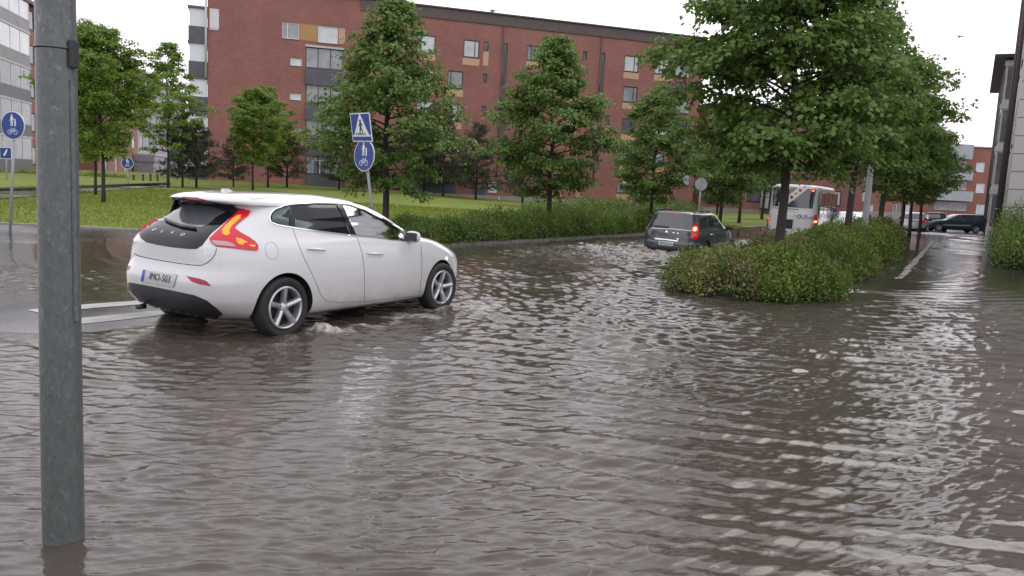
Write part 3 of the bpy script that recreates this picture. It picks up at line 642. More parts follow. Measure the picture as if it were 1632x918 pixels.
# --- far block at the end of the street
fb = Facade('far_brick_block', (44.0, 117.5), (1, -.085), 33.5, -.6, 10.6, M_['brick_or'], 11, 'orange brick block with pale green balconies closing the street behind the parked cars', 'apartment block')
fb.z1 = fb.px(1560, 235)[1]
for k in range(3):
    for (u0, u1, fw, pn) in [(1555.5, 1569.5, 'frame_w', 'pane_l'), (1423, 1434, 'frame_w', 'pane_d'), (1440, 1452, 'frame_w', 'pane_l'), (1380, 1392, 'frame_w', 'pane_l')]:
        v0 = 259+33.4*k; r = fb.rect(u0, v0, u1, v0+15.5 if k < 2 else v0+18)
        fb.window(r, pn, fw, (.5,) if k == 2 else ())
    for (u0, u1) in [(1487, 1543), (1330, 1375)]:
        v0 = 271+33.2*(k-1); r = fb.rect(u0, v0, u1, v0+15.5); 
        if k == 0: r = (r[0], r[1], r[2], fb.z1+.25)
        fb.panel(r, 'greypanel', 'balcony', -1.5, -.01)
        rw = fb.rect(u0+2, v0+17.5, u1-2, v0+31); fb.window(rw, 'pane_m', 'frame_w', (.25, .5, .75))
fb.wall(plinth=.55, roofm='slab', roof_t=.15)
# --- grey panelled block on the right
def stonemat():
    M = brickmat('pale_concrete_panel', (.50, .49, .48), (.45, .44, .43), (.17, .16, .16), bw=3.0, bh=.58, ms=.018); return M
rb = Facade('grey_panel_block', (38.35, 65.0), (-.5037, -.8639), 44.0, -.6, 21, stonemat(), 14, 'tall pale grey panel block with dark downpipes along the right frame edge', 'apartment block')
for k in range(6):
    for q in range(10):
        s = 2.2+q*4.1; z = 1.0+k*3.0
        rb.window((s, s+1.6, z, z+1.6), 'pane_d' if (q+k) % 2 else 'pane_m', 'frame', (.5,))
rb.wall(plinth=.25, roof_t=.3, over=.35)
for s in (9.3, 38.6):
    m = MB(); m.tube([(s, -.12, -.2), (s, -.12, 21)], .075, 8); m.build('downpipe', M_['roofbrown'], rb.root)
# --- glazed bay at its far end, with the dark canopy on top
bay = Facade('glazed_stair_bay', (43.0, 74.8), (-.488, -.873), 19.2, -.5, 12.0, M_['slab'], .75, 'narrow pale bay of stacked dark glazed balconies under a black canopy roof', 'building')
fo = 1.0
for k in range(4):
    zf = .25+2.95*k
    for (a_, b_) in [(.4, 6.0), (6.6, 12.3), (12.9, 18.6)]:
        bay.window((a_, b_, zf+.25, zf+2.45), 'pane_d', 'frame', (.33, .66), tr=.4)
    bay.panel((19.0, 19.3, zf+2.5, zf+2.84), 'slab', 'slab_end', -.12, 1.0)
bay.wall(roof_t=.05, over=0)
# end wall glazing towards the viewer
for k in range(4):
    zf = .25+2.95*k; m = MB(); m.box(19.21, 19.26, .1, .65, zf+.25, zf+2.4); m.build('end_glazing', M_['pane_d'], bay.root)
m = MB(); m.box(-.3, 19.7, -.8, 1.0, 12.1, 12.35); m.build('canopy', mat('black_canopy', (.02, .02, .022), .5), bay.root)
for s in (6.3, 12.6, 19.0):
    m = MB(); m.tube([(s, -.12, -.2), (s, -.12, 12.05)], .04, 8); m.build('post', M_['roofbrown'], bay.root)
# ================================================================ TREES AND BUSHES
def leaves(name, P, T, Nn, size, M, parent, tint, wid=.62, fold=.18):
    """P base points, T tip directions, Nn normals (unit), size per leaf"""
    n = len(P); T = T/np.maximum(np.linalg.norm(T, axis=1, keepdims=True), 1e-6)
    S = np.cross(T, Nn); S /= np.maximum(np.linalg.norm(S, axis=1, keepdims=True), 1e-6); U = np.cross(S, T)
    sz = size[:, None]; mid = P+T*sz*.45
    a = P; b = mid+S*sz*wid*.5+U*sz*fold; c = P+T*sz; d = mid-S*sz*wid*.5+U*sz*fold
    co = np.stack([a, b, c, d], 1).reshape(-1, 3); F = np.arange(4*n).reshape(-1, 4)
    return npmesh(name, co, F, M, parent, tint=tint)
def lime(name, seed, H, hb, Rm, nl=36, spr=11, npl=26, ls=.085, M='leaf_lime', tr=.1, peak=.28, lop=(0, 0), droop=.35, pw=.75, el=.75):
    rs = np.random.RandomState(seed); root = empty(name); tb = MB()
    top = H*.97; npt = 8; tp = [Vector((rs.normal(0, .03)*i*.5+lop[0]*i/npt, rs.normal(0, .03)*i*.5+lop[1]*i/npt, -.35+(top+.35)*i/npt)) for i in range(npt+1)]
    tb.tube(tp, [tr*(1.25 if i == 0 else 1)*(1-.93*i/npt) for i in range(npt+1)], 10)
    def trunk_at(z):
        t = (z+.35)/(top+.35)*npt; i = min(int(t), npt-1); return tp[i].lerp(tp[i+1], t-i)
    SP = []; SD = []; SL = []
    for i in range(nl):
        t = (i+.5)/nl; t = t**.9; z = hb*.92+(H-hb)*t*.95; az = i*2.39996+rs.normal(0, .35)
        rr = Rm*(min(1, (t+.12)/(peak+.12)))*(max(0, 1-max(0, t-peak)/(1-peak))**pw)*rs.uniform(.72, 1.12)+.12
        e = el*(.25+1.0*t)+rs.normal(0, .12); b0 = trunk_at(z*.96)
        pts = [b0]; L = rr/max(.88, math.cos(e)); d = Vector((math.cos(az)*math.cos(e), math.sin(az)*math.cos(e), math.sin(e)))
        for k in range(1, 6):
            d = (d+Vector((rs.normal(0, .10), rs.normal(0, .10), -droop*.16))).normalized(); pts.append(pts[-1]+d*(L/5))
        tb.tube(pts, [max(.006, tr*.34*(1-t*.6)*(1-k*.19)) for k in range(6)], 5, cap=False)
        nsub = max(3, int(spr*.55*(rr/Rm)**.7))
        for j in range(nsub):
            q = .18+.82*(j+rs.rand())/nsub; k = min(int(q*5), 4); p = pts[k].lerp(pts[k+1], q*5-k)
            aa = az+(rs.choice([-1, 1])*rs.uniform(.35, 1.35) if j < nsub-1 else 0)
            sl = L*rs.uniform(.22, .46)*(1.25-.6*q) if j < nsub-1 else L*.12
            dd = Vector((math.cos(aa), math.sin(aa), rs.uniform(-.15, .65))).normalized(); e2 = p+dd*sl; e2.z -= droop*sl*.35
            tb.tube([p, p.lerp(e2, .5)+Vector((0, 0, .04)), e2], [.010, .007, .004], 3, cap=False)
            nn = 3 if sl > .3 else 2
            for w_ in range(nn):
                p2 = p.lerp(e2, (w_+.5+rs.rand()*.5)/nn); a2 = aa+rs.normal(0, .8)
                SP.append(p2); SD.append(Vector((math.cos(a2), math.sin(a2), rs.uniform(-.35, .45))).normalized()); SL.append((.20+.22*rs.rand())*(Rm/2.2)**.5)
    tb.build('trunk', M_['bark'], root)
    SP = np.array([tuple(v) for v in SP]); SD = np.array([tuple(v) for v in SD]); SL = np.array(SL); ns = len(SP); n = ns*npl
    ii = np.repeat(np.arange(ns), npl); u = rs.rand(n)**.75; d = SD[ii]; L = SL[ii][:, None]; side = np.cross(d, [0, 0, 1.0]); side /= np.linalg.norm(side, axis=1, keepdims=True)+1e-6
    P = SP[ii]+d*L*(u[:, None]*1.15)+side*L*rs.normal(0, .32, (n, 1))*(.35+u[:, None])+rs.normal(0, .05, (n, 3)); P[:, 2] -= (u**2)*SL[ii]*droop*.9+rs.rand(n)*.05
    T = d*.6+side*rs.normal(0, .8, (n, 1))+rs.normal(0, .45, (n, 3)); T[:, 2] -= .65
    Nn = rs.normal(0, .27, (n, 3))+d*.45+rs.normal(0, .2, (ns, 3))[ii]; Nn[:, 2] += .85
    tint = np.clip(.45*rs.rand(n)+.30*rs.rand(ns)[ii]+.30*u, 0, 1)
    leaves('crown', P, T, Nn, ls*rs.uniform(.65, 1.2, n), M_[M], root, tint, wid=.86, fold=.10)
    return root
def put(o, p, rz=0, sc=1, label=None, cat='tree', group=None):
    o.location = p; o.rotation_euler = (0, 0, rz); o.scale = sc if isinstance(sc, tuple) else (sc,)*3; return tag(o, label, cat, group)
GR = 'lime trees planted along the flooded road'
# right strip
t1 = lime('lime_tree', 21, 8.2, 2.5, 2.15, nl=92, spr=19, npl=24, ls=.112, tr=.105, peak=.22, droop=.55)
put(t1, (5.03, 15.5, 0), 0.4, 1, 'largest lime tree, nearest on the right, growing out of the low shrub mound', group=GR)
t2 = lime('lime_tree', 22, 7.9, 2.85, 2.0, nl=64, spr=17, npl=24, ls=.11, tr=.11, peak=.25, droop=.5)
put(t2, (9.1, 22.3, 0), 1.1, 1, 'second lime in the right hand row, its trunk just right of the bus', group=GR)
ra = lime('lime_tree', 23, 7.0, 2.4, 2.05, nl=54, spr=15, npl=22, ls=.125, tr=.11, peak=.3, droop=.5)
put(ra, (12.95, 28.9, .02), 2.2, 1.04, 'third lime of the right row, its crown against the sky above the silver car', group=GR)
for (x, y, rz, sc, lab) in [(16.4, 34.6, .3, .87, 'fourth lime in the right row, dark crown left of the silver car'), (20.6, 42.5, 3.1, .92, 'fifth lime in the right row, half hidden by the nearer crowns'), (24.6, 49.5, 4.4, .95, 'last lime of the right hand row, its trunk above the silver hatchback')]:
    c = copy_tree(ra); put(c, (x, y, .02), rz, sc, lab, group=GR)
# left row in the hedge
l1 = lime('lime_tree', 31, 6.5, 1.4, 1.8, nl=64, spr=17, npl=24, ls=.10, tr=.095, peak=.22, pw=1.05, droop=.45)
put(l1, (-3.22, 20.1, .1), .5, 1, 'tapering lime tree standing behind the blue crossing sign', group=GR)
l2 = lime('lime_tree', 32, 6.85, 1.4, 1.95, nl=68, spr=16, npl=24, ls=.11, tr=.095, peak=.28, pw=.95, droop=.45)
put(l2, (1.08, 26.3, .1), 1.5, 1, 'narrow lime tree in the hedge between the crossing sign and the grey car', group=GR)
c = copy_tree(l2); put(c, (5.45, 32.8, .1), 3.7, .92, 'smaller lime tree behind the hedge just left of the grey car', group=GR)
c = copy_tree(l2); put(c, (9.9, 39.4, .1), 5.0, 1.0, 'lime tree behind the round grey sign, partly hidden by the largest lime', group=GR)
c = copy_tree(ra); put(c, (13.6, 49.5, .05), 5.0, .95, 'lime tree beyond the bus on the far side of the road', group=GR)
c = copy_tree(ra); put(c, (18.3, 60.5, .05), 1.0, 1.0, 'farthest lime tree beyond the bus, in front of the brick wing', group=GR)
# maples on the lawn
GM = 'young maples on the lawn'
def onlawn(u, v): p = lawn_hit(u, v); return p
mA = lime('maple_tree', 41, 7.3, 1.9, 2.0, nl=62, spr=17, npl=32, ls=.105, M='leaf_maple', tr=.085, peak=.42, pw=.55, droop=.2, el=1.0)
pA = onlawn(165, 323); put(mA, pA, .3, .86*(pA.y/28), 'dense maple with two near trunks just right of the lamp post', group=GM)
mB = lime('maple_tree', 43, 9.0, 2.0, 2.3, nl=46, spr=14, npl=28, ls=.125, M='leaf_maple', tr=.09, peak=.3, pw=.9, droop=.2, el=.9)
for (u, v, H, rz, lab) in [(152, 311, 6.6, 2.0, 'slim maple just behind the dense one by the lamp post'), (403, 303, 6.9, 4.1, 'yellow green maple above the white car roof'), (427, 299, 7.6, 5.3, 'taller yellow green maple right behind the one above the white car')]:
    p = onlawn(u, v); c = copy_tree(mB if u == 427 else mA); put(c, p, rz, (H/9.0*1.15,)*2+(H/9.0*1.02,) if u == 427 else (H/7.3*(1.0 if u > 300 else .9),)*2+(.98*H/7.3,), lab, group=GM)
for i_ in (0,):
    p = onlawn(268, 299); put(mB, p, 1.0, 1, 'loose tall maple with a thin pointed crown left of the brick block', group=GM)
# small pines
def pine(name, seed, H, Rm):
    rs = np.random.RandomState(seed); root = empty(name); tb = MB(); tb.tube([(0, 0, -.3), (rs.normal(0, .05), 0, H*.5), (rs.normal(0, .08), 0, H)], [.085, .05, .012], 8); P = []; T = []
    nw = int(H/.38)
    for w in range(nw):
        z = .7+(H-.75)*w/nw; r = Rm*(1-(w/nw))**.7*rs.uniform(.8, 1.1)+.12
        for k in range(7):
            az = rs.rand()*6.28; L = r*rs.uniform(.7, 1.15); a = Vector((0, 0, z)); b = a+Vector((math.cos(az)*L, math.sin(az)*L, L*rs.uniform(.05, .4)))
            tb.tube([a, b], [.018, .006], 4, cap=False)
            for q in range(int(9+L*13)):
                t = rs.uniform(.25, 1.02); c = a.lerp(b, t)+Vector(tuple(rs.normal(0, .09, 3)))
                for s in range(7):
                    P.append(tuple(c)); d = Vector(tuple(rs.normal(0, .7, 3)))+(b-a).normalized()*.7+Vector((0, 0, .35)); T.append(tuple(d))
    tb.build('trunk', M_['bark'], root); P = np.array(P); T = np.array(T); n = len(P)
    leaves('crown', P, T, rs.normal(0, 1, (n, 3)), rs.uniform(.12, .24, n), M_['leaf_pine'], root, np.clip(rs.rand(n)*.7+.3*(P[:, 2]/H), 0, 1), wid=.16, fold=.0)
    return root
GP = 'small pines along the foot of the brick block'
pn = pine('pine_tree', 51, 5.2, 1.9); pn2 = pine('pine_tree', 52, 4.6, 2.1)
firstp = [True, True]
for (u, v, H, k, lab) in [(291, 299, 4.4, 0, 'small pine beside the footpath, leftmost of the pines'), (313, 299, 4.2, 1, 'small pine just left of the brick block corner'), (372, 298, 3.6, 0, 'low pine in front of the brick block left of the maples'), (457, 299, 5.0, 1, 'pine in front of the brick block right of the maples'), (540, 303, 5.0, 0, 'dark pine behind the crossing sign'), (590, 306, 4.3, 1, 'pine half hidden by the lime behind the crossing sign'),
                          (675, 310, 6.4, 0, 'tallest pine, in front of the blue grey garage door'), (706, 313, 6.6, 1, 'reddish brown pine right of the tallest one by the garage door'), (758, 318, 6.4, 0, 'broad dark pine in front of the small door beside the white notice'), (832, 329, 5.0, 1, 'small bushy pine right of the white notice'), (1150, 336, 6.0, 0, 'pine in front of the brick wing beyond the grey car')]:
    p = onlawn(u, v) if u < 1000 else Vector((17.3, 70, 0)); b = (pn, pn2)[k]
    c = b if firstp[k] else copy_tree(b); firstp[k] = False; put(c, p, u*.37, H/((5.2, 4.6)[k]), lab, group=GP)
# bushes
def bush(name, blobs, N, ls, M, seed, label, cat='bush', group=None, shoots=.12, flower=None, hz=0.0):
    """blobs: (x, y, rx, ry, h, rot) in world space"""
    rs = np.random.RandomState(seed); cx, cy = blobs[0][0], blobs[0][1]; root = empty(name, (cx, cy, 0), 0, label, cat, group)
    vol = np.array([b[2]*b[3] for b in blobs]); idx = rs.choice(len(blobs), N, p=vol/vol.sum()); B = np.array(blobs)[idx]
    az = rs.rand(N)*6.2832; cz = rs.rand(N)**.8; sz = np.sqrt(1-cz**2); d = np.column_stack([np.cos(az)*sz, np.sin(az)*sz, cz])
    r = 1-.30*rs.rand(N)**1.6; sh = rs.rand(N) < shoots; r = np.where(sh, 1+.10*rs.rand(N), r)
    se = np.sign(d)*np.abs(d)**.72
    lx = se[:, 0]*B[:, 2]*r; ly = se[:, 1]*B[:, 3]*r; c, s = np.cos(B[:, 5]), np.sin(B[:, 5])
    X = B[:, 0]+lx*c-ly*s; Y = B[:, 1]+lx*s+ly*c; lump = .70+.55*vnoise(X+seed, Y, 1.5)+.30*(vnoise(X, Y+seed, 4.5)-.5)
    Z = se[:, 2]*B[:, 4]*r*lump+rs.normal(0, .015, N)+hz
    P = np.column_stack([X-cx, Y-cy, np.maximum(Z, -.02)]); T = d*.8+rs.normal(0, .6, (N, 3)); T[:, 2] += .25; Nn = d*.5+rs.normal(0, .5, (N, 3)); Nn[:, 2] += .6
    tint = np.clip(.35*rs.rand(N)+.6*vnoise(X*1.3, Y*1.3, 2.2), 0, .9)
    if flower is not None:
        fx, fy, fr, pr = flower; m = (np.hypot(X-fx, Y-fy) < fr) & (rs.rand(N) < pr); tint[m] = 1.0
    leaves('foliage', P, T, Nn, ls*rs.uniform(.6, 1.25, N), M_[M], root, tint, wid=.5)
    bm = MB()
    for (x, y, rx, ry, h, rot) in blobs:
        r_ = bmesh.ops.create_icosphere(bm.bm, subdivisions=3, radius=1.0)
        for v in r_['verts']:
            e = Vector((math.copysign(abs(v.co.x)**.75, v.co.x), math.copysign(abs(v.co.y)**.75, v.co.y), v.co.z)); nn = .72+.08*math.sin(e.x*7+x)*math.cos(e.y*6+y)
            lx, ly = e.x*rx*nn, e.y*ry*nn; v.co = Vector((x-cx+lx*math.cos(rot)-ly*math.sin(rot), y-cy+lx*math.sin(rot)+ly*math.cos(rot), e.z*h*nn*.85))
    bm.build('filler_core', M_['dark_core'], root, smooth=60)  # added dark solid core that stops the view through the leaves
    return root
ra_ = math.atan2(.86, .51)
bush('spirea_bush', [(4.35, 14.35, 1.75, 1.45, .72, ra_), (3.75, 13.5, .95, 1.05, .50, ra_), (5.0, 14.0, 1.0, .8, .50, ra_), (3.5, 14.4, 1.0, .7, .55, ra_)], 42000, .062, 'leaf_spirea', 61, 'nearest shrub mound with faded pinkish flower heads, standing in the flood water', 'bush', 'shrubs in the planted strip', flower=(3.0, 13.1, 1.0, .28))
bush('spirea_bush', [(6.4, 17.6, 2.0, 1.2, .78, ra_), (7.2, 18.0, 1.0, .9, .72, ra_), (5.6, 16.8, .9, .8, .85, ra_)], 30000, .068, 'leaf_spirea', 62, 'second shrub mound with brownish tips behind the trunk of the nearest lime', 'bush', 'shrubs in the planted strip', flower=(5.2, 16.4, .95, .5))
bush('spirea_bush', [(8.55, 21.9, 2.3, 1.05, .82, ra_), (10.0, 23.2, 1.2, .9, .9, ra_)], 26000, .075, 'leaf_spirea', 63, 'third shrub mound in the strip, around the second lime trunk', 'bush', 'shrubs in the planted strip')
bush('spirea_bush', [(11.6, 27.4, 2.8, 1.15, .95, ra_), (13.3, 30.2, 2.2, 1.1, 1.05, ra_), (12.6, 28.4, 1.2, 1.0, .9, ra_)], 26000, .088, 'leaf_spirea', 64, 'far end shrub mound of the strip, just left of the silver hatchback', 'bush', 'shrubs in the planted strip')
bush('spirea_bush', [(15.3, 23.4, 1.9, 1.25, 1.35, ra_), (16.3, 24.2, 2.0, 1.2, 1.75, ra_), (16.2, 25.9, 1.3, 1.0, 1.55, ra_)], 26000, .078, 'leaf_hedge', 65, 'bright green shrub beside the wet path at the right frame edge', 'bush')
# hedge along the lawn
hb_ = []; a = Vector((-2.75, 19.95)); b = Vector((5.2, 32.4)); n_ = 11
rs = np.random.RandomState(9)
ha = math.atan2((b-a).y, (b-a).x)
for i in range(n_): p = a.lerp(b, i/(n_-1)); hb_.append((p.x-.25, p.y+.25, 1.0, 1.05 if i < 9 else .8, .86+rs.uniform(-.08, .08)-(.22 if i < 3 else 0), ha))
bush('hedge', hb_[:6], 46000, .07, 'leaf_hedge', 66, 'long low hedge on the lawn edge right behind the white car bonnet', 'hedge', 'low hedges along the lawn', shoots=.16)
bush('hedge', hb_[6:], 30000, .08, 'leaf_hedge', 67, 'darker low hedge on the lawn edge running up to the grey car', 'hedge', 'low hedges along the lawn', shoots=.14)
bush('hedge', [(3.2+i*1.6, 38.5+i*2.3, 1.6, 1.3, 1.1, ha) for i in range(5)]+[(1.4, 37.2, 1.6, 1.2, .95, ha)], 26000, .1, 'leaf_hedge', 68, 'farther dark hedge behind the lime left of the grey car', 'hedge', 'low hedges along the lawn')
bush('low_shrub', [(-33.5, 62, 4.5, 1.0, .9, 0), (-39, 61, 3, .9, .8, 0)], 9000, .14, 'leaf_hedge', 69, 'low dark shrubs beyond the footpath in front of the left block', 'bush')
# ================================================================ VEHICLES
M_['paint_white'] = mat('white_paint', (.54, .55, .56), .22, coat=1.0)
def grime(M, z0=.28, z1=.62, c=(.30, .27, .235)):
    nt = M.node_tree; b = nt.nodes['Principled BSDF']; L = nt.links.new; col = tuple(b.inputs['Base Color'].default_value); tc = nt.nodes.new('ShaderNodeTexCoord'); sp = nt.nodes.new('ShaderNodeSeparateXYZ'); mr = nt.nodes.new('ShaderNodeMapRange'); n = nt.nodes.new('ShaderNodeTexNoise'); n.inputs['Scale'].default_value = 5; n.inputs['Detail'].default_value = 8; n.inputs['Roughness'].default_value = .7
    mr.inputs['From Min'].default_value = z1; mr.inputs['From Max'].default_value = z0; ml = nt.nodes.new('ShaderNodeMath'); ml.operation = 'MULTIPLY'; mx = nt.nodes.new('ShaderNodeMixRGB'); mx.inputs['Color1'].default_value = col; mx.inputs['Color2'].default_value = (*c, 1)
    L(tc.outputs['Object'], sp.inputs[0]); L(sp.outputs['Z'], mr.inputs['Value']); L(tc.outputs['Object'], n.inputs['Vector']); L(mr.outputs['Result'], ml.inputs[0]); L(n.outputs['Fac'], ml.inputs[1]); L(ml.outputs[0], mx.inputs['Fac']); L(mx.outputs['Color'], b.inputs['Base Color'])
grime(M_['paint_white'])
M_['paint_grey'] = mat('dark_grey_paint', (.06, .068, .08), .3, metal=.3, coat=.8)
M_['paint_teal'] = mat('dark_teal_paint', (.012, .035, .05), .3, metal=.2, coat=.8)
M_['paint_silver'] = mat('silver_paint', (.42, .44, .46), .32, metal=.5, coat=.6)
M_['paint_bus'] = mat('bus_white', (.62, .62, .63), .35, coat=.4)
M_['black_gloss'] = mat('black_gloss', (.010, .011, .013), .10, spec=.3)
M_['black_trim'] = mat('black_trim', (.018, .019, .022), .45)
M_['gap'] = mat('panel_gap', (.03, .03, .032), .8)
M_['gap_soft'] = mat('panel_gap_white', (.16, .16, .165), .8)
M_['chrome'] = mat('chrome', (.75, .76, .78), .12, metal=1)
M_['alloy'] = mat('alloy_wheel', (.46, .465, .48), .30, metal=.7)
M_['tyre'] = mat('tyre_rubber', (.016, .016, .017), .75)
M_['well'] = mat('wheel_well', (.010, .010, .011), .9)
M_['cabin'] = mat('cabin_trim', (.05, .053, .056), .8)
M_['seat'] = mat('seat_fabric', (.06, .063, .068), .85)
M_['glass'] = glassmat('tinted_glass', (.58, .68, .63))
M_['glass_r'] = mat('rear_glass', (.030, .036, .042), .04, spec=1.0)
M_['red_lens'] = mat('red_lens', (.36, .006, .018), .12, spec=.6, emit=(1, .02, .05), estr=.12)
M_['dull_red'] = mat('red_reflector', (.30, .008, .03), .2)
M_['lit_amber'] = mat('lit_amber_lamp', (.5, .06, .01), .3, emit=(1, .30, .02), estr=1.05)
M_['lit_red'] = mat('lit_brake_lamp', (1, .1, .05), .3, emit=(1, .16, .06), estr=1.6)
M_['lit_hot'] = mat('lit_brake_core', (1, .6, .4), .3, emit=(1, .62, .35), estr=1.6)
M_['lit_white'] = mat('lit_headlamp', (1, 1, 1), .3, emit=(1, 1, 1), estr=3.5)
M_['clear_lens'] = mat('clear_lens', (.35, .30, .30), .12, spec=.6)
M_['plate'] = mat('number_plate', (.46, .46, .45), .45); M_['plate_blue'] = mat('plate_blue', (.04, .07, .40), .4); M_['ink'] = mat('plate_ink', (.03, .03, .035), .5)
def pchip(xs, ys, x):
    xs = np.asarray(xs, float); ys = np.asarray(ys, float); h = np.diff(xs); dl = np.diff(ys)/h; m = np.zeros(len(xs))
    for i in range(1, len(xs)-1):
        if dl[i-1]*dl[i] > 0: w1 = 2*h[i]+h[i-1]; w2 = h[i]+2*h[i-1]; m[i] = (w1+w2)/(w1/dl[i-1]+w2/dl[i])
    m[0] = dl[0]; m[-1] = dl[-1]; i = np.clip(np.searchsorted(xs, x)-1, 0, len(xs)-2); t = (x-xs[i])/h[i]
    return (2*t**3-3*t**2+1)*ys[i]+(t**3-2*t**2+t)*h[i]*m[i]+(-2*t**3+3*t**2)*ys[i+1]+(t**3-t**2)*h[i]*m[i+1]
class Car:
    def __init__(s, name, pose, levels, label, cat, group=None, K=36, per=4):
        s.root = empty(name, pose[:3], pose[3], label, cat, group); s.MW = Matrix.Translation(pose[:3]) @ Matrix.Rotation(pose[3], 4, 'Z'); s.MI = s.MW.inverted()
        lv = np.array(levels, float); idx = np.arange(len(lv)); v = np.linspace(0, len(lv)-1, (len(lv)-1)*per+1); P = np.array([pchip(idx, lv[:, j], v) for j in range(lv.shape[1])]).T
        rings = []
        ph = np.linspace(0, math.pi/2, 500)
        def half(x0, x1, W, n):
            x = x1-(x1-x0)*np.cos(ph)**(2/n); y = W*np.sin(ph)**(2/n); x[-1] = x1; y[-1] = W; d = np.concatenate([[0], np.cumsum(np.hypot(np.diff(x), np.diff(y)))]); q = np.linspace(0, d[-1], K+1)
            return np.interp(q, d, x), np.interp(q, d, y)
        for (z, xr, xf, W, nr, nf, xm) in P:
            xa, ya = half(xr, xm, W, nr); xb, yb = half(xf, xm, W, nf)
            X = np.concatenate([xa, xb[::-1][1:]]); Y = np.concatenate([ya, yb[::-1][1:]])     # rear centre -> front centre, y>0
            X = np.concatenate([X, X[::-1][1:-1]]); Y = np.concatenate([Y, -Y[::-1][1:-1]]); rings.append(np.column_stack([X, Y, np.full(len(X), z)]))
        n = len(rings[0]); co = np.concatenate(rings); F = []
        for i in range(len(rings)-1):
            for k in range(n): F.append((i*n+k, i*n+(k+1) % n, (i+1)*n+(k+1) % n, (i+1)*n+k))
        s.co = [Vector(c) for c in co]; s.F = F; s.n = n; s.top = (len(rings)-1)*n
        # caps as strips so that the roof stays smooth
        h = n//2
        for base, flip in ((0, False), (s.top, True)):
            for k in range(1, h-1):
                q = (base+k, base+k+1, base+n-k-1, base+n-k); F.append(q if flip else q[::-1])
            q = (base, base+1, base+n-1); F.append(q if flip else q[::-1]); q = (base+h-1, base+h, base+h+1); F.append(q if flip else q[::-1])
        s.bvh = BVHTree.FromPolygons(s.co, [f[::-1] for f in F])
        s.Y0 = s.root.location
    def hit(s, u, v):
        o = s.MI @ CAMP; d = (s.MI.to_3x3() @ raydir(u, v)).normalized(); p, n, _, _ = s.bvh.ray_cast(o, d)
        if p is None:
            c = Vector((1.3, 0, .7)); q = o+d*((c-o).dot(d)); p, n, _, _ = s.bvh.find_nearest(q); 
            for _ in range(4): q = o+d*((p-o).dot(d)); p, n, _, _ = s.bvh.find_nearest(q)
        if n.dot(d) > 0 and False: n = -n
        return p, n
    def smooth_n(s, p, n): return n
    def body(s, M, cuts, name='body', interior=None):
        me = bpy.data.meshes.new(name); me.from_pydata(s.co, [], s.F); me.materials.append(M); 
        bm = bmesh.new(); bm.from_mesh(me); bmesh.ops.recalc_face_normals(bm, faces=bm.faces); bm.to_mesh(me); bm.free()
        o = link(bpy.data.objects.new(name, me)); tmp = []
        for mb_, cm in cuts:
            bmesh.ops.recalc_face_normals(mb_.bm, faces=mb_.bm.faces); cme = bpy.data.meshes.new('c'); mb_.bm.to_mesh(cme); mb_.bm.free(); cme.materials.append(cm); c = link(bpy.data.objects.new('c', cme)); tmp.append(c)
            md = o.modifiers.new('b', 'BOOLEAN'); md.object = c; md.operation = 'DIFFERENCE'; md.solver = 'EXACT'; md.material_mode = 'TRANSFER'
        dg = bpy.context.evaluated_depsgraph_get(); dg.update(); me2 = bpy.data.meshes.new_from_object(o.evaluated_get(dg)); o.modifiers.clear(); o.data = me2; me2.name = name
        for c in tmp: bpy.data.objects.remove(c)
        me2.shade_smooth(); me2.set_sharp_from_angle(angle=R(32)); o.parent = s.root; s.bodyo = o; return o
    def patch(s, name, poly, off, M, parent=None, th=.006, step=3.0, mirror=False, holes=(), smooth=True):
        v, f = cdt_fill(poly, step, holes); A = []; B = []
        for p in v:
            q, n = s.hit(p.x, p.y); A.append(q+n*off); B.append(q+n*(off-th))
        k = len(A); F = [tuple(t) for t in f]; cnt = {}
        for t in F:
            for a, b in ((t[0], t[1]), (t[1], t[2]), (t[2], t[0])): cnt[(a, b)] = 1
        G = list(F)+[(k+t[2], k+t[1], k+t[0]) for t in F]
        for (a, b) in cnt:
            if (b, a) not in cnt: G.append((b, a, k+a, k+b))
        out = []
        for sg in ((1, -1) if mirror else (1,)):
            me = bpy.data.meshes.new(name); me.from_pydata([Vector((c.x, c.y*sg, c.z)) for c in A+B], [], G); me.materials.append(M)
            bm = bmesh.new(); bm.from_mesh(me); bmesh.ops.recalc_face_normals(bm, faces=bm.faces); bm.to_mesh(me); bm.free()
            if smooth: me.shade_smooth(); me.set_sharp_from_angle(angle=R(40))
            out.append(link(bpy.data.objects.new(name, me), parent if parent is not None else s.root))
        return out[0]
    def ribbon(s, name, pts, w, off, M, parent=None, closed=False, mirror=False, th=.004):
        """a thin strip following a pixel polyline on the surface"""
        P = []
        for a, b in zip(pts[:-1], pts[1:]):
            a = Vector(a); b = Vector(b); k = max(1, int((b-a).length/3.0)); P += [a.lerp(b, i/k) for i in range(k)]
        P.append(Vector(pts[-1])); m = MB(); L = []
        for i, p in enumerate(P):
            d = (P[min(i+1, len(P)-1)]-P[max(i-1, 0)]).normalized(); n2 = Vector((-d.y, d.x)); row = []
            for sgn in (-1, 1):
                q, n = s.hit(p.x+n2.x*w*sgn/2, p.y+n2.y*w*sgn/2); row.append((q, n))
            L.append(row)
        out = []
        for sg in ((1, -1) if mirror else (1,)):
            m = MB(); V = []
            for row in L:
                V.append([m.bm.verts.new(((q+n*o_).x, (q+n*o_).y*sg, (q+n*o_).z)) for q, n in row for o_ in (off, off-th)])
            for i in range(len(V)-1):
                a, b = V[i], V[i+1]
                for i0, i1 in ((0, 2), (2, 3), (3, 1), (1, 0)): m.bm.faces.new((a[i0], b[i0], b[i1], a[i1]))
            out.append(m.build(name, M, parent if parent is not None else s.root))
        return out[0]
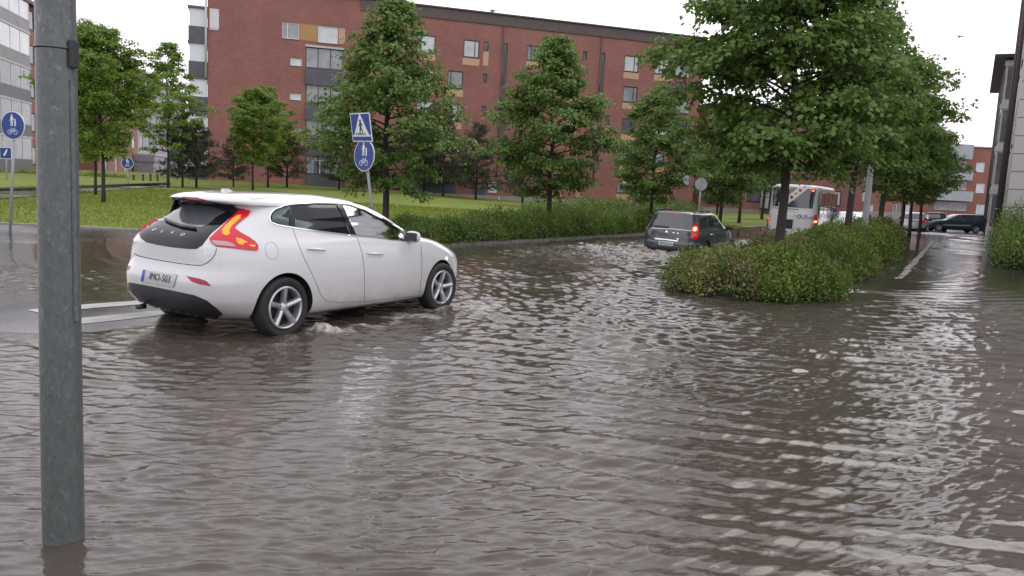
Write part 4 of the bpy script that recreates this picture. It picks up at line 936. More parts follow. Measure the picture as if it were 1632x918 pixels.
    def pxframe(s, uL, vL, uR, vR, uC, vC, off, up=None):
        c, n = s.hit(uC, vC); a, _ = s.hit(uL, vL); b, _ = s.hit(uR, vR); x = (b-a).normalized(); z = n.normalized()
        if up is not None:
            t, _ = s.hit(*up); y = (t-c).normalized(); z = x.cross(y).normalized()
        y = z.cross(x).normalized(); z = x.cross(y).normalized(); return frame(c+z*off, x, y, z), (b-a).length
    def wheel(s, x, y, r, w, rim_r, spokes=5, style='five', ang=0.3, steer=0):
        sg = 1 if y > 0 else -1; e = empty('wheel', (x, y, r)); e.parent = s.root; e.rotation_euler = (0, 0, steer)
        m = MB(); hw = w/2
        prof = [(rim_r, hw*.80), (rim_r+.012, hw*.97), (rim_r+(r-rim_r)*.45, hw*1.06), (r-.022, hw*.97), (r-.006, hw*.80), (r, hw*.45), (r, -hw*.45), (r-.006, -hw*.8), (r-.03, -hw), (rim_r, -hw*.8)]
        m.lathe(prof, 'y', 56, closed=True); m.build('tyre', M_['tyre'], e)
        m = MB(); o = sg
        m.lathe([(rim_r+.002, hw*.86*o), (rim_r-.006, hw*.98*o), (rim_r-.020, hw*.97*o), (rim_r-.026, hw*.80*o), (rim_r-.035, hw*.1*o), (rim_r-.03, -hw*.8*o), (rim_r+.001, -hw*.8*o)], 'y', 56, closed=True)
        for k in range(spokes):
            a = ang+2*math.pi*k/spokes
            for (w0, w1, d0, d1) in ((.030, .024, .93, .70),) if style == 'five' else ((.018, .016, .9, .75),):
                ri = .035; ro = rim_r-.012; yo = hw*o; pts = []
                vs = []
                for rr, ww, yy in ((ri, w0*1.15, .62), (rim_r*.5, w0, .80), (ro, w1*1.5, .93)):
                    for sx, dy in ((-1, -.035*o), (-.75, 0), (0, .012*o), (.75, 0), (1, -.035*o)):
                        ca, sa = math.cos(a), math.sin(a); px, pz = ca*rr-sa*sx*ww, sa*rr+ca*sx*ww; vs.append(m.bm.verts.new((px, yy*yo+dy, pz)))
                for i in range(2):
                    for j in range(4): m.bm.faces.new((vs[i*5+j], vs[i*5+j+1], vs[i*5+j+6], vs[i*5+j+5]))
        m.lathe([(.062, hw*.45*o), (.058, hw*.66*o), (.03, hw*.74*o), (.001, hw*.75*o)], 'y', 24)
        m.build('rim', M_['alloy'], e)
        m = MB(); m.lathe([(rim_r-.03, hw*.12*o), (rim_r-.03, hw*.0*o)], 'y', 32); m.lathe([(.14, hw*.22*o), (.14, hw*.12*o)], 'y', 32); m.build('brake_disc', M_['well'], e)
        return e
def wellcut(x, r, y0, y1):
    m = MB()
    for sg in (1, -1): m.lathe([(r, sg*y0), (r, sg*y1)], 'y', 56, c=(x, 0, .317))
    return m
def sidecut(polys, y=1.3):
    m = MB()
    for p in polys: m.prism(p, -y, y, 'xz')
    return m
# ---------------- the white hatchback
NR, NF = 5.2, 3.4
LV = [(.19, -.52, 3.30, .78, 4, 3.2, 1.3), (.23, -.66, 3.40, .85, 4.2, 3.2, 1.3), (.31, -.79, 3.47, .885, 4.6, 3.4, 1.3), (.43, -.845, 3.50, .897, 5.2, 3.6, 1.3), (.58, -.855, 3.49, .903, 5.2, 3.6, 1.3),
      (.66, -.835, 3.46, .903, 5.2, 3.6, 1.3), (.72, -.81, 3.40, .902, 5.2, 3.6, 1.3), (.79, -.80, 3.24, .898, 5.2, 3.8, 1.3), (.86, -.80, 3.02, .892, 5.0, 4.1, 1.25), (.92, -.80, 2.78, .88, 4.8, 4.6, 1.2),
      (.965, -.785, 2.52, .858, 4.6, 5.0, 1.1), (1.01, -.755, 2.30, .828, 4.5, 5.6, 1.0), (1.06, -.70, 2.17, .80, 4.3, 6.0, .95), (1.12, -.60, 2.01, .772, 4.1, 8, .9), (1.20, -.45, 1.84, .745, 4.0, 8.5, .85), (1.275, -.33, 1.69, .70, 4.0, 8.5, .8),
      (1.325, -.29, 1.57, .668, 4.0, 8, .75), (1.35, -.44, 1.50, .65, 4.2, 7.5, .7), (1.378, -.475, 1.43, .63, 4.2, 5.2, .65), (1.405, -.45, 1.35, .60, 4.0, 4.8, .6), (1.43, -.38, 1.25, .55, 3.6, 4.4, .5), (1.45, -.24, 1.12, .46, 3.4, 4.0, .45), (1.465, -.05, .95, .34, 3.0, 3.2, .4), (1.473, .15, .70, .18, 2.6, 2.6, .38)]
wc = Car('white_hatchback', (CAR_X, CAR_Y, CAR_Z, CAR_A), LV, 'white hatchback with lit red tail lamps ploughing through the shallow flood water', 'car')
def xz(pts): return [((wc.hit(*p)[0]).x, (wc.hit(*p)[0]).z) for p in pts]
G1 = [(433, 350), (434.5, 343), (440, 335.5), (452, 330), (464.5, 327.8), (462.5, 345), (461.5, 360), (446, 357.3), (435.5, 354)]
G2 = [(472.5, 327.1), (504, 325), (536, 325.6), (543, 337), (550, 352), (558.5, 373.3), (513, 367.5), (470.5, 361.5), (470.5, 345)]
G3 = [(546.5, 326.5), (558.6, 328.3), (580, 335.8), (607, 351), (632, 365.2), (643, 372.5), (647, 382.3), (623, 380), (568, 374.3), (556, 350)]
CH_OUT = [(428.3, 347), (430.6, 339.6), (436.8, 333), (451, 326.8), (470.8, 323.4), (504.8, 321.4), (538.8, 322.2), (558.6, 324.7), (581.3, 332), (609.6, 347.3), (635, 361.5), (652, 371.5), (655, 385.5), (623.8, 383), (570, 377.2), (513, 370.6), (468, 363.8), (442.5, 359.4), (431, 355)]
CH_IN = [(430.3, 347), (432.4, 340.6), (438, 334.6), (451.6, 328.6), (471, 325.3), (504.8, 323.3), (538.4, 324), (557.8, 326.6), (580.3, 334), (608.6, 349.3), (634, 363.5), (648, 371.8), (650, 383.2), (623.8, 381.2), (570, 375.2), (513, 368.6), (468, 362), (443, 357.7), (432, 353.6)]
cab = MB(); cab.bm.from_mesh(bpy.data.meshes.new('t')) if False else None
cabp = [(-.05, .80), (2.0, .72), (1.85, 1.08), (1.4, 1.345), (.9, 1.41), (-.05, 1.36), (-.25, 1.1)]
cab.prism(cabp, -.56, .56, 'xz')
wsc = MB(); wsc.prism([(1.80, 1.05), (2.35, 1.07), (1.95, 1.33), (1.45, 1.335)], -.55, .55, 'xz')
wc.body(M_['paint_white'], [(wellcut(0, .362, .52, 1.2), M_['well']), (wellcut(2.647, .358, .52, 1.2), M_['well']), (cab, M_['cabin']), (wsc, M_['black_trim']), (sidecut([xz(G1)]), M_['black_trim']), (sidecut([xz(G2)]), M_['black_trim']), (sidecut([xz(G3)]), M_['black_trim'])])
m = MB(); m.prism([(2.115, 1.062), (1.60, 1.334), (1.585, 1.33), (2.10, 1.055)], -.548, .548, 'xz'); m.build('windscreen', M_['glass'], wc.root)
for g_ in (G1, G2, G3): wc.patch('side_window', g_, -.006, M_['glass'], mirror=True, th=.003)
wc.patch('pillar_trim', CH_IN, .0025, M_['black_gloss'], mirror=True, holes=(G1, G2, G3), th=.004)
wc.patch('chrome_strip', CH_OUT, .006, M_['chrome'], mirror=True, holes=(CH_IN,), th=.009)
TG = [(266, 320), (243, 336), (219, 356.5), (219.5, 366), (225, 380), (233, 386), (250, 389.8), (275, 394), (300, 396.6), (313, 396.8), (322, 391.5), (330, 381), (336, 373), (350, 361), (365, 348.5), (376, 341), (392, 334), (340, 327), (300, 320.5), (280, 318)]
tg = wc.patch('tailgate_glass', TG, .004, M_['black_gloss'])
RW = [(267, 323.5), (249, 337), (231, 351.5), (248, 353.5), (266, 353.5), (290, 358), (308, 362.5), (322, 362.6), (333, 357), (345, 346), (360, 338), (340, 331), (315, 327), (285, 324.5)]
wc.patch('rear_window', RW, .007, mat('rear_screen_sheen', (.085, .095, .105), .08, spec=1.0), tg)  # pale grey sky reflection put into the screen's base colour
LR = [(382, 335.5), (399.5, 336.3), (396, 344), (385, 352), (378, 358), (373.5, 363), (376, 366.5), (385, 372.5), (397, 379), (406, 385.5), (410.5, 391), (411, 396.5), (409.5, 399.6), (395, 398.6), (370, 395.6), (345, 393), (337.5, 388), (334, 381.5), (340, 375), (352, 364), (365, 351.5), (374, 343)]
lr = wc.patch('tail_lamp', LR, .014, M_['red_lens'], mirror=False, th=.02)
wc.patch('lit_strip', [(384.7, 344.6), (383, 349), (369.5, 361), (365.5, 368), (366, 374.2), (360.5, 376.8), (355, 374.2), (354, 368.5), (358.5, 362.5), (370, 351), (379.5, 344.6)], .018, M_['lit_amber'], lr, step=2)
wc.patch('lit_spot', [(376, 380.5), (384, 382), (393.5, 387.5), (388, 388), (386.5, 391), (380, 389.5), (377, 386)], .018, M_['lit_amber'], lr, step=2)
wc.patch('lit_spot', [(396, 391.6), (401, 390.8), (407, 392.5), (402, 394.4)], .018, M_['lit_amber'], lr, step=2)
wc.patch('clear_lens', [(337.5, 384.2), (360, 385.8), (370, 389), (376, 394), (345, 391.6), (340, 388)], .016, M_['clear_lens'], lr, step=2)
wc.patch('tail_lamp', [(211, 355), (213.5, 349.5), (223, 342), (236.5, 336), (241, 336.5), (229, 346), (220, 354), (219, 360.5), (214, 362.4), (211.5, 359)], .035, M_['red_lens'], th=.02)
wc.patch('fog_reflector', [(297, 440), (318, 444), (329, 448), (337, 456), (320, 453.5), (306, 449)], .004, M_['dull_red']); wc.patch('fog_reflector', [(196.5, 423.3), (208, 424), (206, 430), (198, 431)], .004, M_['dull_red'])
wc.patch('bumper_valance', [(194.5, 449.5), (210, 450.5), (240, 456), (280, 464), (310, 470.5), (330, 479), (345, 491), (355, 500), (340, 512), (300, 512), (262, 505), (235, 490), (215, 476), (199, 465)], .004, M_['black_trim'])
wc.patch('spoiler_underside', [(264.5, 313.5), (300, 315.5), (335, 320.5), (362, 325.5), (376, 330), (384, 336.5), (392, 336.8), (385, 340), (366, 338.5), (345, 333), (326, 327), (300, 325.5), (276, 325), (266, 321)], .006, M_['black_trim'])
wc.patch('high_brake_lamp', [(291, 314.2), (315, 315.8), (333, 319.8), (331, 320.8), (315, 318.2), (296, 316)], .010, M_['dull_red'])
pl_ = wc.patch('number_plate', [(229.5, 430.3), (283, 438), (277, 457.5), (226, 447.6)], .012, M_['plate'], smooth=False)
wc.patch('plate_band', [(229.5, 430.3), (233.6, 430.9), (230.4, 448.4), (226, 447.6)], .0145, M_['plate_blue'], pl_)
fr, L_ = wc.pxframe(234, 439.5, 280, 447.8, 256.5, 443.3, .016, up=(258.5, 435)); text('plate_number', 'IMO-503', .098, fr, M_['ink'], pl_, .001, xs=.93)
for ch, (u, v) in zip('VOLVO', [(234, 365), (246, 367.2), (259.5, 369.6), (275, 372), (291.8, 374.8)]):
    fr, _ = wc.pxframe(u-6, v-1.1, u+6, v+1.1, u, v, .007, up=(u+1, v-5)); text('badge_letter', ch, .055, fr, M_['chrome'], tg, .002, xs=1.3)
fr, _ = wc.pxframe(322, 403.5, 338, 406, 330, 404.8, .003, up=(331, 399)); text('badge_letter', 'D2', .042, fr, M_['chrome'], None, .002).parent = wc.root
wc.ribbon('shut_line', [(213.5, 404), (222, 408), (240, 412.2), (262, 416), (285, 419.8), (308, 422.5), (321, 423), (330, 419), (338, 412.5), (343.5, 404), (345, 396)], 1.2, .0015, M_['gap'])
wc.ribbon('shut_line', [(466.6, 364.5), (474, 386), (485, 412), (497.7, 437), (506, 457), (513, 472.7), (521, 480), (536, 482), (581, 480.2), (630, 475.5), (667, 471)], .8, .0012, M_['gap_soft'], mirror=True)
wc.ribbon('shut_line', [(569, 378.3), (577, 403), (580.6, 432), (581, 480)], .8, .0012, M_['gap_soft'], mirror=True); wc.ribbon('shut_line', [(670.5, 392), (672.5, 415), (672, 440), (667.7, 471)], .8, .0012, M_['gap_soft'], mirror=True)
wc.ribbon('fuel_flap', [(433+10.5*math.cos(t), 399.5+13.5*math.sin(t)+.25*10.5*math.cos(t)) for t in [i*math.pi/12 for i in range(25)]], .5, .001, M_['gap_soft'])
def handle(car, p0, p1, M, off=.028, r=.011):
    for sg in (1, -1):
        a, na = car.hit(*p0); b, nb = car.hit(*p1); f_ = lambda v: Vector((v.x, v.y*sg, v.z)); mm = MB(); A = f_(a+na*.0); A1 = f_(a+na*off+(b-a)*.06); B1 = f_(b+nb*off-(b-a)*.06); B = f_(b)
        mm.tube([A, A1, A1.lerp(B1, .5), B1, B], [r*.9, r, r*1.2, r, r*.9], 10); mm.build('door_handle', M, car.root, smooth=50)
handle(wc, (489.5, 397.2), (517, 398.8), M_['paint_white']); handle(wc, (585.5, 403.8), (609, 405), M_['paint_white'])
def mirror(car, x, y, z, M, s=1.0, back=None):
    for sg in (1, -1):
        m = MB(); r_ = bmesh.ops.create_icosphere(m.bm, subdivisions=3, radius=1.0)
        for v in r_['verts']:
            c = v.co; k = .5+.5*(1-abs(c.y)); v.co = Vector((x+(c.x*.062 if c.x > 0 else c.x*.030)*s, sg*(y+c.y*.115*s), z+.02*(-c.y if sg > 0 else c.y)*0+math.copysign(abs(c.z)**.7, c.z)*.072*s))
        o = m.build('wing_mirror', M, car.root, smooth=60)
        g = MB(); g.box(x-.034*s, x-.026*s, sg*y-.085*s, sg*y+.085*s, z-.05*s, z+.05*s, bev=.003); g.build('mirror_glass', M_['black_trim'], o)
        t = MB(); t.tube([(x+.03, sg*(y-.22), z-.06), (x+.01, sg*(y-.06), z-.05)], [.03, .022], 8); t.build('mirror_foot', M_['black_trim'], o)
mp, _ = wc.hit(652, 384); mirror(wc, mp.x-.02, .93, mp.z+.055, M_['paint_white'])
wc.patch('headlamp', [(728.3, 407.8), (730, 409), (730.8, 411.3), (729.6, 413.6), (728.4, 411)], .008, M_['lit_white'], mirror=False)
m = MB(); m.prism([(-.12, 1.415), (.16, 1.437), (.05, 1.462), (-.04, 1.492), (-.085, 1.490)], -.022, .022, 'xz'); m.build('roof_antenna', M_['paint_white'], wc.root, smooth=40)
wc.ribbon('rear_wiper', [(264, 352), (272, 356), (290, 362.5), (313, 366)], 3.2, .03, M_['black_trim'], tg, th=.02)
wc.ribbon('roof_seam', [(384, 311), (404, 317.5), (440, 313), (480, 310.5)], .4, .001, M_['gap_soft'])
m = MB(); m.tube([(-.78, .32, .27), (-.875, .32, .265)], [.03, .022], 10); m.build('towing_eye_cover', M_['black_trim'], wc.root)
for x in (0, 2.647):
    for y in (-.785, .785): wc.wheel(x, y, .317, .205, .222, 5, 'five', .32 if x == 0 else .1)
for (x, y) in [(1.55, -.36), (1.55, .36), (.62, -.38), (.62, .38)]:
    m = MB(); m.box(x-.28, x+.22, y-.25, y+.25, .75, .9, .05); m.box(x-.34, x-.20, y-.24, y+.24, .8, 1.13, .05); m.build('seat', M_['seat'], wc.root)
    m = MB(); m.box(x-.37, x-.27, y-.13, y+.13, 1.13, 1.29, .04); m.build('headrest', M_['seat'], wc.root)
m = MB(); m.lathe([(.185, -.012), (.20, 0), (.185, .012)], 'y', 24, closed=True); o = m.build('steering_wheel', M_['cabin'], wc.root); o.location = (1.86, .36, .98); o.rotation_euler = (0, 0, math.pi/2)
# ---------------- the grey estate in deep water
def g_(x, y): return (1010+x/9.07, 320+y/9.07)
def gp(*pts): return [g_(*p) for p in pts]
GL = [(.20, -.86, 3.1, .80, 5, 3.4, 1.3), (.27, -.95, 3.32, .865, 5.5, 3.4, 1.3), (.45, -.985, 3.42, .885, 6, 3.5, 1.3), (.56, -.985, 3.42, .89, 6, 3.5, 1.3), (.61, -.955, 3.40, .885, 6, 3.5, 1.3), (.75, -.945, 3.27, .885, 6, 3.7, 1.3), (.85, -.93, 3.05, .877, 6, 4, 1.3), (.93, -.905, 2.72, .858, 6, 4.5, 1.2),
      (.98, -.875, 2.42, .835, 6, 5, 1.1), (1.05, -.83, 2.20, .80, 6, 5.4, 1.0), (1.2, -.745, 1.90, .745, 6, 5.6, .9), (1.32, -.675, 1.66, .70, 6, 5.6, .8), (1.40, -.635, 1.48, .66, 6, 5, .75), (1.435, -.60, 1.35, .61, 5, 4.4, .7), (1.46, -.48, 1.15, .50, 4, 3.6, .6), (1.472, -.2, .8, .26, 3, 3, .5)]
gc = Car('grey_estate_car', (4.857, 24.021, -.343, 1.04), GL, 'dark grey estate car with roof rails and lit brake lamps, bumper deep in the water', 'car')
gc.body(M_['paint_grey'], [(wellcut(0, .36, .52, 1.2), M_['well']), (wellcut(2.69, .36, .52, 1.2), M_['well'])])
rw = gc.patch('rear_window', gp((290, 190), (245, 250), (222, 320), (212, 383), (400, 390), (600, 400), (825, 424), (842, 330), (858, 220), (700, 202), (480, 188)), .004, M_['glass_r'], step=2)
for nm, P, L_, H_ in [('r', gp((888, 310), (905, 330), (925, 380), (940, 440), (938, 500), (918, 557), (870, 562), (825, 553), (822, 500), (832, 430), (848, 380), (868, 330)), gp((885, 365), (912, 380), (915, 435), (880, 450), (840, 435), (855, 390)), gp((872, 388), (896, 388), (904, 412), (888, 432), (862, 428), (860, 405))),
                      ('l', gp((205, 285), (212, 300), (200, 350), (190, 395), (178, 430), (170, 492), (130, 492), (125, 430), (135, 380), (160, 320), (180, 285)), gp((200, 310), (190, 360), (165, 388), (142, 378), (160, 335)), gp((188, 325), (182, 355), (165, 372), (155, 365), (168, 338)))]:
    t = gc.patch('tail_lamp', P, .010, M_['red_lens'], step=2, th=.02); gc.patch('lit_brake_lamp', L_, .014, M_['lit_red'], t, step=2); gc.patch('lit_core', H_, .017, M_['lit_hot'], t, step=2)
gc.patch('dark_bumper_patch', gp((98, 625), (150, 645), (300, 672), (500, 690), (780, 700), (840, 694), (905, 680), (930, 700), (880, 735), (800, 760), (500, 785), (300, 770), (150, 735), (112, 705)), .006, M_['black_trim'], step=3)  # darker shading of the lower bumper painted on as a black patch
pg = gc.patch('number_plate', gp((345, 578), (573, 600), (567, 657), (344, 634)), .012, M_['plate'], step=3, smooth=False)
gc.patch('plate_band', gp((345, 578), (362, 580), (361, 636), (344, 634)), .014, M_['plate_blue'], pg, step=3)
fr, _ = gc.pxframe(*g_(362, 607), *g_(568, 628), *g_(465, 617), .016, up=g_(465, 590)); text('plate_number', 'EAO-615', .098, fr, M_['ink'], pg, .001, xs=.95)
gc.ribbon('tailgate_handle', gp((308, 545), (470, 560), (640, 583)), 1.8, .016, M_['chrome'], th=.02)
gc.patch('badge', gp((476, 424), (500, 462), (478, 452), (452, 460)), .010, M_['chrome'], step=2)
for x_, y_ in ((577, 462), (638, 470)): gc.patch('badge', gp((x_-12, y_-6), (x_+12, y_-4), (x_+12, y_+7), (x_-12, y_+5)), .006, M_['chrome'], step=2)
gc.patch('badge', gp((620, 545), (650, 540), (645, 562), (625, 560)), .010, M_['chrome'], step=2)
gc.ribbon('shut_line', gp((210, 388), (170, 495), (152, 600), (165, 640), (250, 662), (500, 682), (775, 694), (805, 610), (818, 500), (830, 432)), .8, .002, M_['gap']); gc.ribbon('crease', gp((212, 392), (400, 399), (600, 409), (828, 434)), .5, .003, M_['chrome'])
gc.ribbon('rear_wiper', gp((300, 366), (400, 373), (505, 384)), 2.0, .03, M_['black_trim'], rw, th=.02)
gc.patch('high_brake_lamp', gp((470, 168), (560, 172), (640, 182), (640, 198), (560, 188), (470, 184)), .006, M_['red_lens'], step=3)
for P in (gp((955, 255), (1000, 240), (1052, 225), (1060, 402), (962, 408), (945, 330)), gp((1068, 221), (1108, 207), (1135, 217), (1165, 300), (1190, 395), (1072, 402)), gp((1152, 222), (1212, 278), (1262, 345), (1298, 398), (1208, 397), (1180, 300))):
    gc.patch('side_window', P, .004, M_['glass_r'], mirror=True, step=2)
gc.ribbon('shut_line', gp((1062, 410), (1068, 500), (1085, 570)), .6, .002, M_['gap'], mirror=True); gc.ribbon('shut_line', gp((1200, 402), (1215, 500), (1220, 610)), .6, .002, M_['gap'], mirror=True)
gc.ribbon('side_moulding', gp((1110, 610), (1180, 612), (1280, 606)), 1.0, .01, M_['chrome'], mirror=True, th=.012)
handle(gc, g_(1108, 488), g_(1152, 486), M_['chrome']); handle(gc, g_(1238, 492), g_(1270, 490), M_['black_trim'])
mirror(gc, 1.82, .96, 1.0, M_['black_trim'])
for sg in (1, -1):
    m = MB(); m.tube([(-.50, sg*.585, 1.44), (-.36, sg*.585, 1.495), (.2, sg*.58, 1.515), (.75, sg*.57, 1.505), (.92, sg*.565, 1.455)], .018, 8); m.tube([(.2, sg*.58, 1.44), (.2, sg*.58, 1.51)], .016, 6); m.build('roof_rail', M_['black_trim'], gc.root)
for x in (0, 2.69):
    for y in (-.775, .775): gc.wheel(x, y, .317, .205, .20, 5, 'five', .5)
gc.patch('headlamp', gp((1385, 440), (1400, 432), (1428, 480), (1420, 500), (1400, 470)), .006, M_['clear_lens'], step=2)
# ---------------- silver hatchback and its neighbours
def h_(x, y): return (1420+x/9.067, 320+y/9.067)
def hp(*pts): return [h_(*p) for p in pts]
HL = [(.2, -.60, 3.2, .76, 5, 3.4, 1.3), (.28, -.68, 3.35, .84, 5, 3.4, 1.3), (.45, -.72, 3.42, .865, 5, 3.5, 1.3), (.60, -.72, 3.42, .87, 5, 3.6, 1.3), (.75, -.69, 3.28, .87, 5, 3.7, 1.3), (.85, -.67, 3.0, .86, 5, 4, 1.3), (.93, -.65, 2.7, .84, 5, 4.5, 1.2),
      (.98, -.63, 2.4, .82, 5, 5, 1.1), (1.06, -.58, 2.15, .78, 5, 5, 1.0), (1.2, -.48, 1.88, .73, 5, 5, .9), (1.32, -.39, 1.64, .68, 5, 5, .8), (1.40, -.36, 1.45, .63, 5, 4.6, .75), (1.445, -.32, 1.25, .56, 4.6, 4, .7), (1.468, -.15, 1.0, .42, 4, 3.4, .6), (1.478, .1, .75, .2, 3, 3, .5)]
hc = Car('silver_hatchback', (26.467, 54.269, -.278, 1.042), HL, 'silver hatchback seen from behind, waiting beyond the shrubs beside the dark estate', 'car', K=24, per=3)
hc.body(M_['paint_silver'], [(wellcut(0, .35, .5, 1.2), M_['well']), (wellcut(2.58, .35, .5, 1.2), M_['well'])])
hc.patch('rear_window', hp((195, 197), (320, 193), (435, 200), (452, 266), (310, 268), (162, 262)), .004, M_['glass_r'], step=1.5)
hc.patch('tail_lamp', hp((122, 276), (180, 274), (193, 292), (186, 314), (130, 316), (116, 296)), .008, M_['red_lens'], step=1.5); hc.patch('tail_lamp', hp((412, 292), (440, 280), (492, 276), (506, 296), (500, 322), (440, 322), (416, 312)), .008, M_['red_lens'], step=1.5)
hc.patch('dark_bumper_patch', hp((118, 405), (300, 400), (508, 395), (505, 440), (470, 455), (150, 460)), .006, M_['black_trim'], step=1.5); hc.patch('badge', hp((295, 285), (318, 285), (318, 306), (295, 306)), .008, M_['black_trim'], step=1.5)
hc.patch('number_plate', hp((250, 350), (370, 352), (370, 378), (250, 376)), .008, M_['plate'], step=1.5)
for sgn in (1, -1):
    m = MB(); m.prism([(-.1, 1.0), (1.95, .99), (1.5, 1.34), (.9, 1.385), (.1, 1.34), (-.2, 1.15)], sgn*.64, sgn*.80, 'xz'); m.build('side_window', M_['glass_r'], hc.root)
for x in (0, 2.58):
    for y in (-.75, .75): hc.wheel(x, y, .317, .2, .20, 5, 'five', .5)
mirror(hc, 1.75, .92, 1.0, M_['black_trim'])
def recolour(root, M):
    for o in root.children:
        if o.name.startswith('body') or o.name.startswith('wing_mirror'): o.data = o.data.copy(); o.data.materials[0] = M
dk = copy_tree(hc.root); dk.name = 'dark_hatchback'; recolour(dk, M_['black_gloss']); dk.location = (33.4, 64.8, -.27); dk.rotation_euler = (0, 0, 1.15); tag(dk, 'dark car half hidden between the silver hatchback and the dark teal estate', 'car')
pc = copy_tree(hc.root); pc.name = 'pale_hatchback'; pc.location = (17.7, 42.6, -.30); pc.rotation_euler = (0, 0, 1.0418+math.pi); tag(pc, 'pale oncoming car mostly hidden behind the bus and the second lime trunk', 'car')
m = MB(); m.box(3.36, 3.44, .5, .75, .62, .76, .02); m.box(3.36, 3.44, -.75, -.5, .62, .76, .02); m.build('headlamp', M_['lit_white'], pc)
# ---------------- dark teal estate crossing at the end
TL = [(.19, -.80, 3.45, .78, 5, 3.4, 1.3), (.27, -.89, 3.62, .86, 5, 3.4, 1.3), (.45, -.93, 3.70, .895, 5.5, 3.5, 1.3), (.60, -.93, 3.69, .90, 5.5, 3.6, 1.3), (.72, -.90, 3.60, .90, 5.5, 3.7, 1.3), (.82, -.88, 3.35, .89, 5.5, 4, 1.3), (.90, -.865, 2.95, .87, 5.5, 4.6, 1.3),
      (.95, -.85, 2.55, .84, 5.5, 5, 1.2), (1.02, -.83, 2.28, .80, 5.5, 5, 1.1), (1.16, -.77, 1.95, .735, 6, 5, 1.0), (1.30, -.71, 1.62, .68, 6, 5, .9), (1.38, -.68, 1.42, .64, 5.5, 4.8, .8), (1.42, -.65, 1.25, .59, 5, 4, .7), (1.445, -.55, 1.0, .46, 4, 3.4, .6), (1.455, -.3, .7, .24, 3, 3, .5)]
tc_ = Car('teal_estate_car', (35.848, 63.927, -.267, 3.015), TL, 'dark teal estate car turning across the end of the street with its headlamp lit', 'car', K=30, per=3)
tc_.body(M_['paint_teal'], [(wellcut(0, .355, .5, 1.2), M_['well']), (wellcut(2.755, .355, .5, 1.2), M_['well'])])
for P in (hp((850, 282), (905, 245), (962, 208), (1005, 208), (1008, 282)), hp((1022, 212), (1160, 214), (1162, 280), (1024, 282)), hp((1182, 214), (1335, 216), (1362, 275), (1186, 280))):
    tc_.patch('side_window', P, .005, M_['glass_r'], mirror=True, step=1.5)
tc_.patch('windscreen', hp((715, 282), (800, 232), (880, 198), (930, 196), (860, 240), (815, 280)), .005, M_['glass_r'], step=1.5)
t = tc_.patch('tail_lamp', hp((1372, 212), (1396, 214), (1412, 260), (1425, 310), (1428, 345), (1385, 345), (1390, 300), (1384, 255)), .012, M_['red_lens'], step=1.5, th=.02, mirror=True); tc_.patch('lit_lamp', hp((1392, 322), (1422, 320), (1424, 342), (1390, 343)), .016, M_['lit_red'], t, step=1.5)
tc_.patch('headlamp', hp((508, 320), (545, 316), (550, 342), (510, 345)), .010, M_['lit_white'], step=1.5, mirror=True)
tc_.ribbon('side_moulding', hp((740, 350), (900, 352), (1150, 356)), .8, .01, M_['chrome'], mirror=True); tc_.patch('sill_trim', hp((735, 405), (900, 408), (1150, 415), (1150, 432), (900, 428), (735, 422)), .006, M_['black_trim'], mirror=True, step=1.5)
for a, b in (((1012, 284), (1016, 410)), ((860, 284), (842, 400)), ((1168, 284), (1150, 350))): tc_.ribbon('shut_line', [h_(*a), h_(*b)], .35, .002, M_['gap'], mirror=True)
for x in (0, 2.755):
    for y in (-.78, .78): tc_.wheel(x, y, .32, .2, .215, 5, 'five', .2)
mirror(tc_, 1.95, .95, .99, M_['black_trim'])
for sg in (1, -1):
    m = MB(); m.tube([(-.5, sg*.6, 1.42), (-.3, sg*.6, 1.475), (1.1, sg*.57, 1.47), (1.25, sg*.56, 1.42)], .016, 6); m.build('roof_rail', M_['black_trim'], tc_.root)
# ---------------- the small bus
def b_(x, y): return (1200+x/8.34, 280+y/8.34)
def bp_(*pts): return [b_(*p) for p in pts]
BL = [(.30, .08, 6.5, 1.08, 8, 7, 3.2), (.36, .02, 6.6, 1.14, 9, 7, 3.2), (.6, 0, 6.65, 1.15, 9, 7, 3.2), (1.3, .0, 6.66, 1.155, 9, 7, 3.2), (1.5, .02, 6.62, 1.155, 9, 7, 3.2), (2.2, .06, 6.4, 1.14, 9, 7, 3.2), (2.55, .09, 6.2, 1.12, 9, 7, 3.2), (2.68, .12, 6.1, 1.08, 8, 7, 3.2), (2.745, .22, 5.9, .98, 7, 6, 3.2), (2.765, .5, 5.5, .7, 5, 5, 3.2)]
bc = Car('small_bus', (12.845, 37.95, -.429, 1.073), BL, 'small white bus seen from behind with amber route display and diagonal dotted band', 'bus', K=40, per=4)
bc.body(M_['paint_bus'], [(wellcut(1.4, .44, .75, 1.4), M_['well']), (wellcut(5.0, .44, .75, 1.4), M_['well'])])
wnd = bc.patch('rear_window', bp_((272, 148), (450, 152), (600, 158), (840, 184), (818, 320), (795, 440), (600, 428), (420, 412), (262, 405), (266, 260)), .004, M_['glass_r'], step=2)
bd = bc.patch('diagonal_band', bp_((640, 112), (700, 116), (785, 128), (690, 205), (560, 305), (420, 412), (340, 408), (345, 350), (395, 335), (500, 240), (600, 160)), .009, M_['paint_bus'], wnd, step=2, smooth=False)
for (x, y), c in zip([(456, 332), (514, 286), (572, 238), (630, 195), (692, 147)], [(.35, .36, .40), (.02, .03, .10), (.55, .33, .02), (.45, .02, .04), (.36, .38, .36)]):
    bc.patch('dot', [b_(x+22*math.cos(k*.5236), y+22*math.sin(k*.5236)) for k in range(12)], .013, mat('dot_paint', c, .4), bd, step=1.2)
fr, _ = bc.pxframe(*b_(400, 190), *b_(500, 200), *b_(450, 198), .01, up=b_(450, 170)); text('route_display', '7', .34, fr, M_['lit_amber'], wnd, .004, xs=1.9)
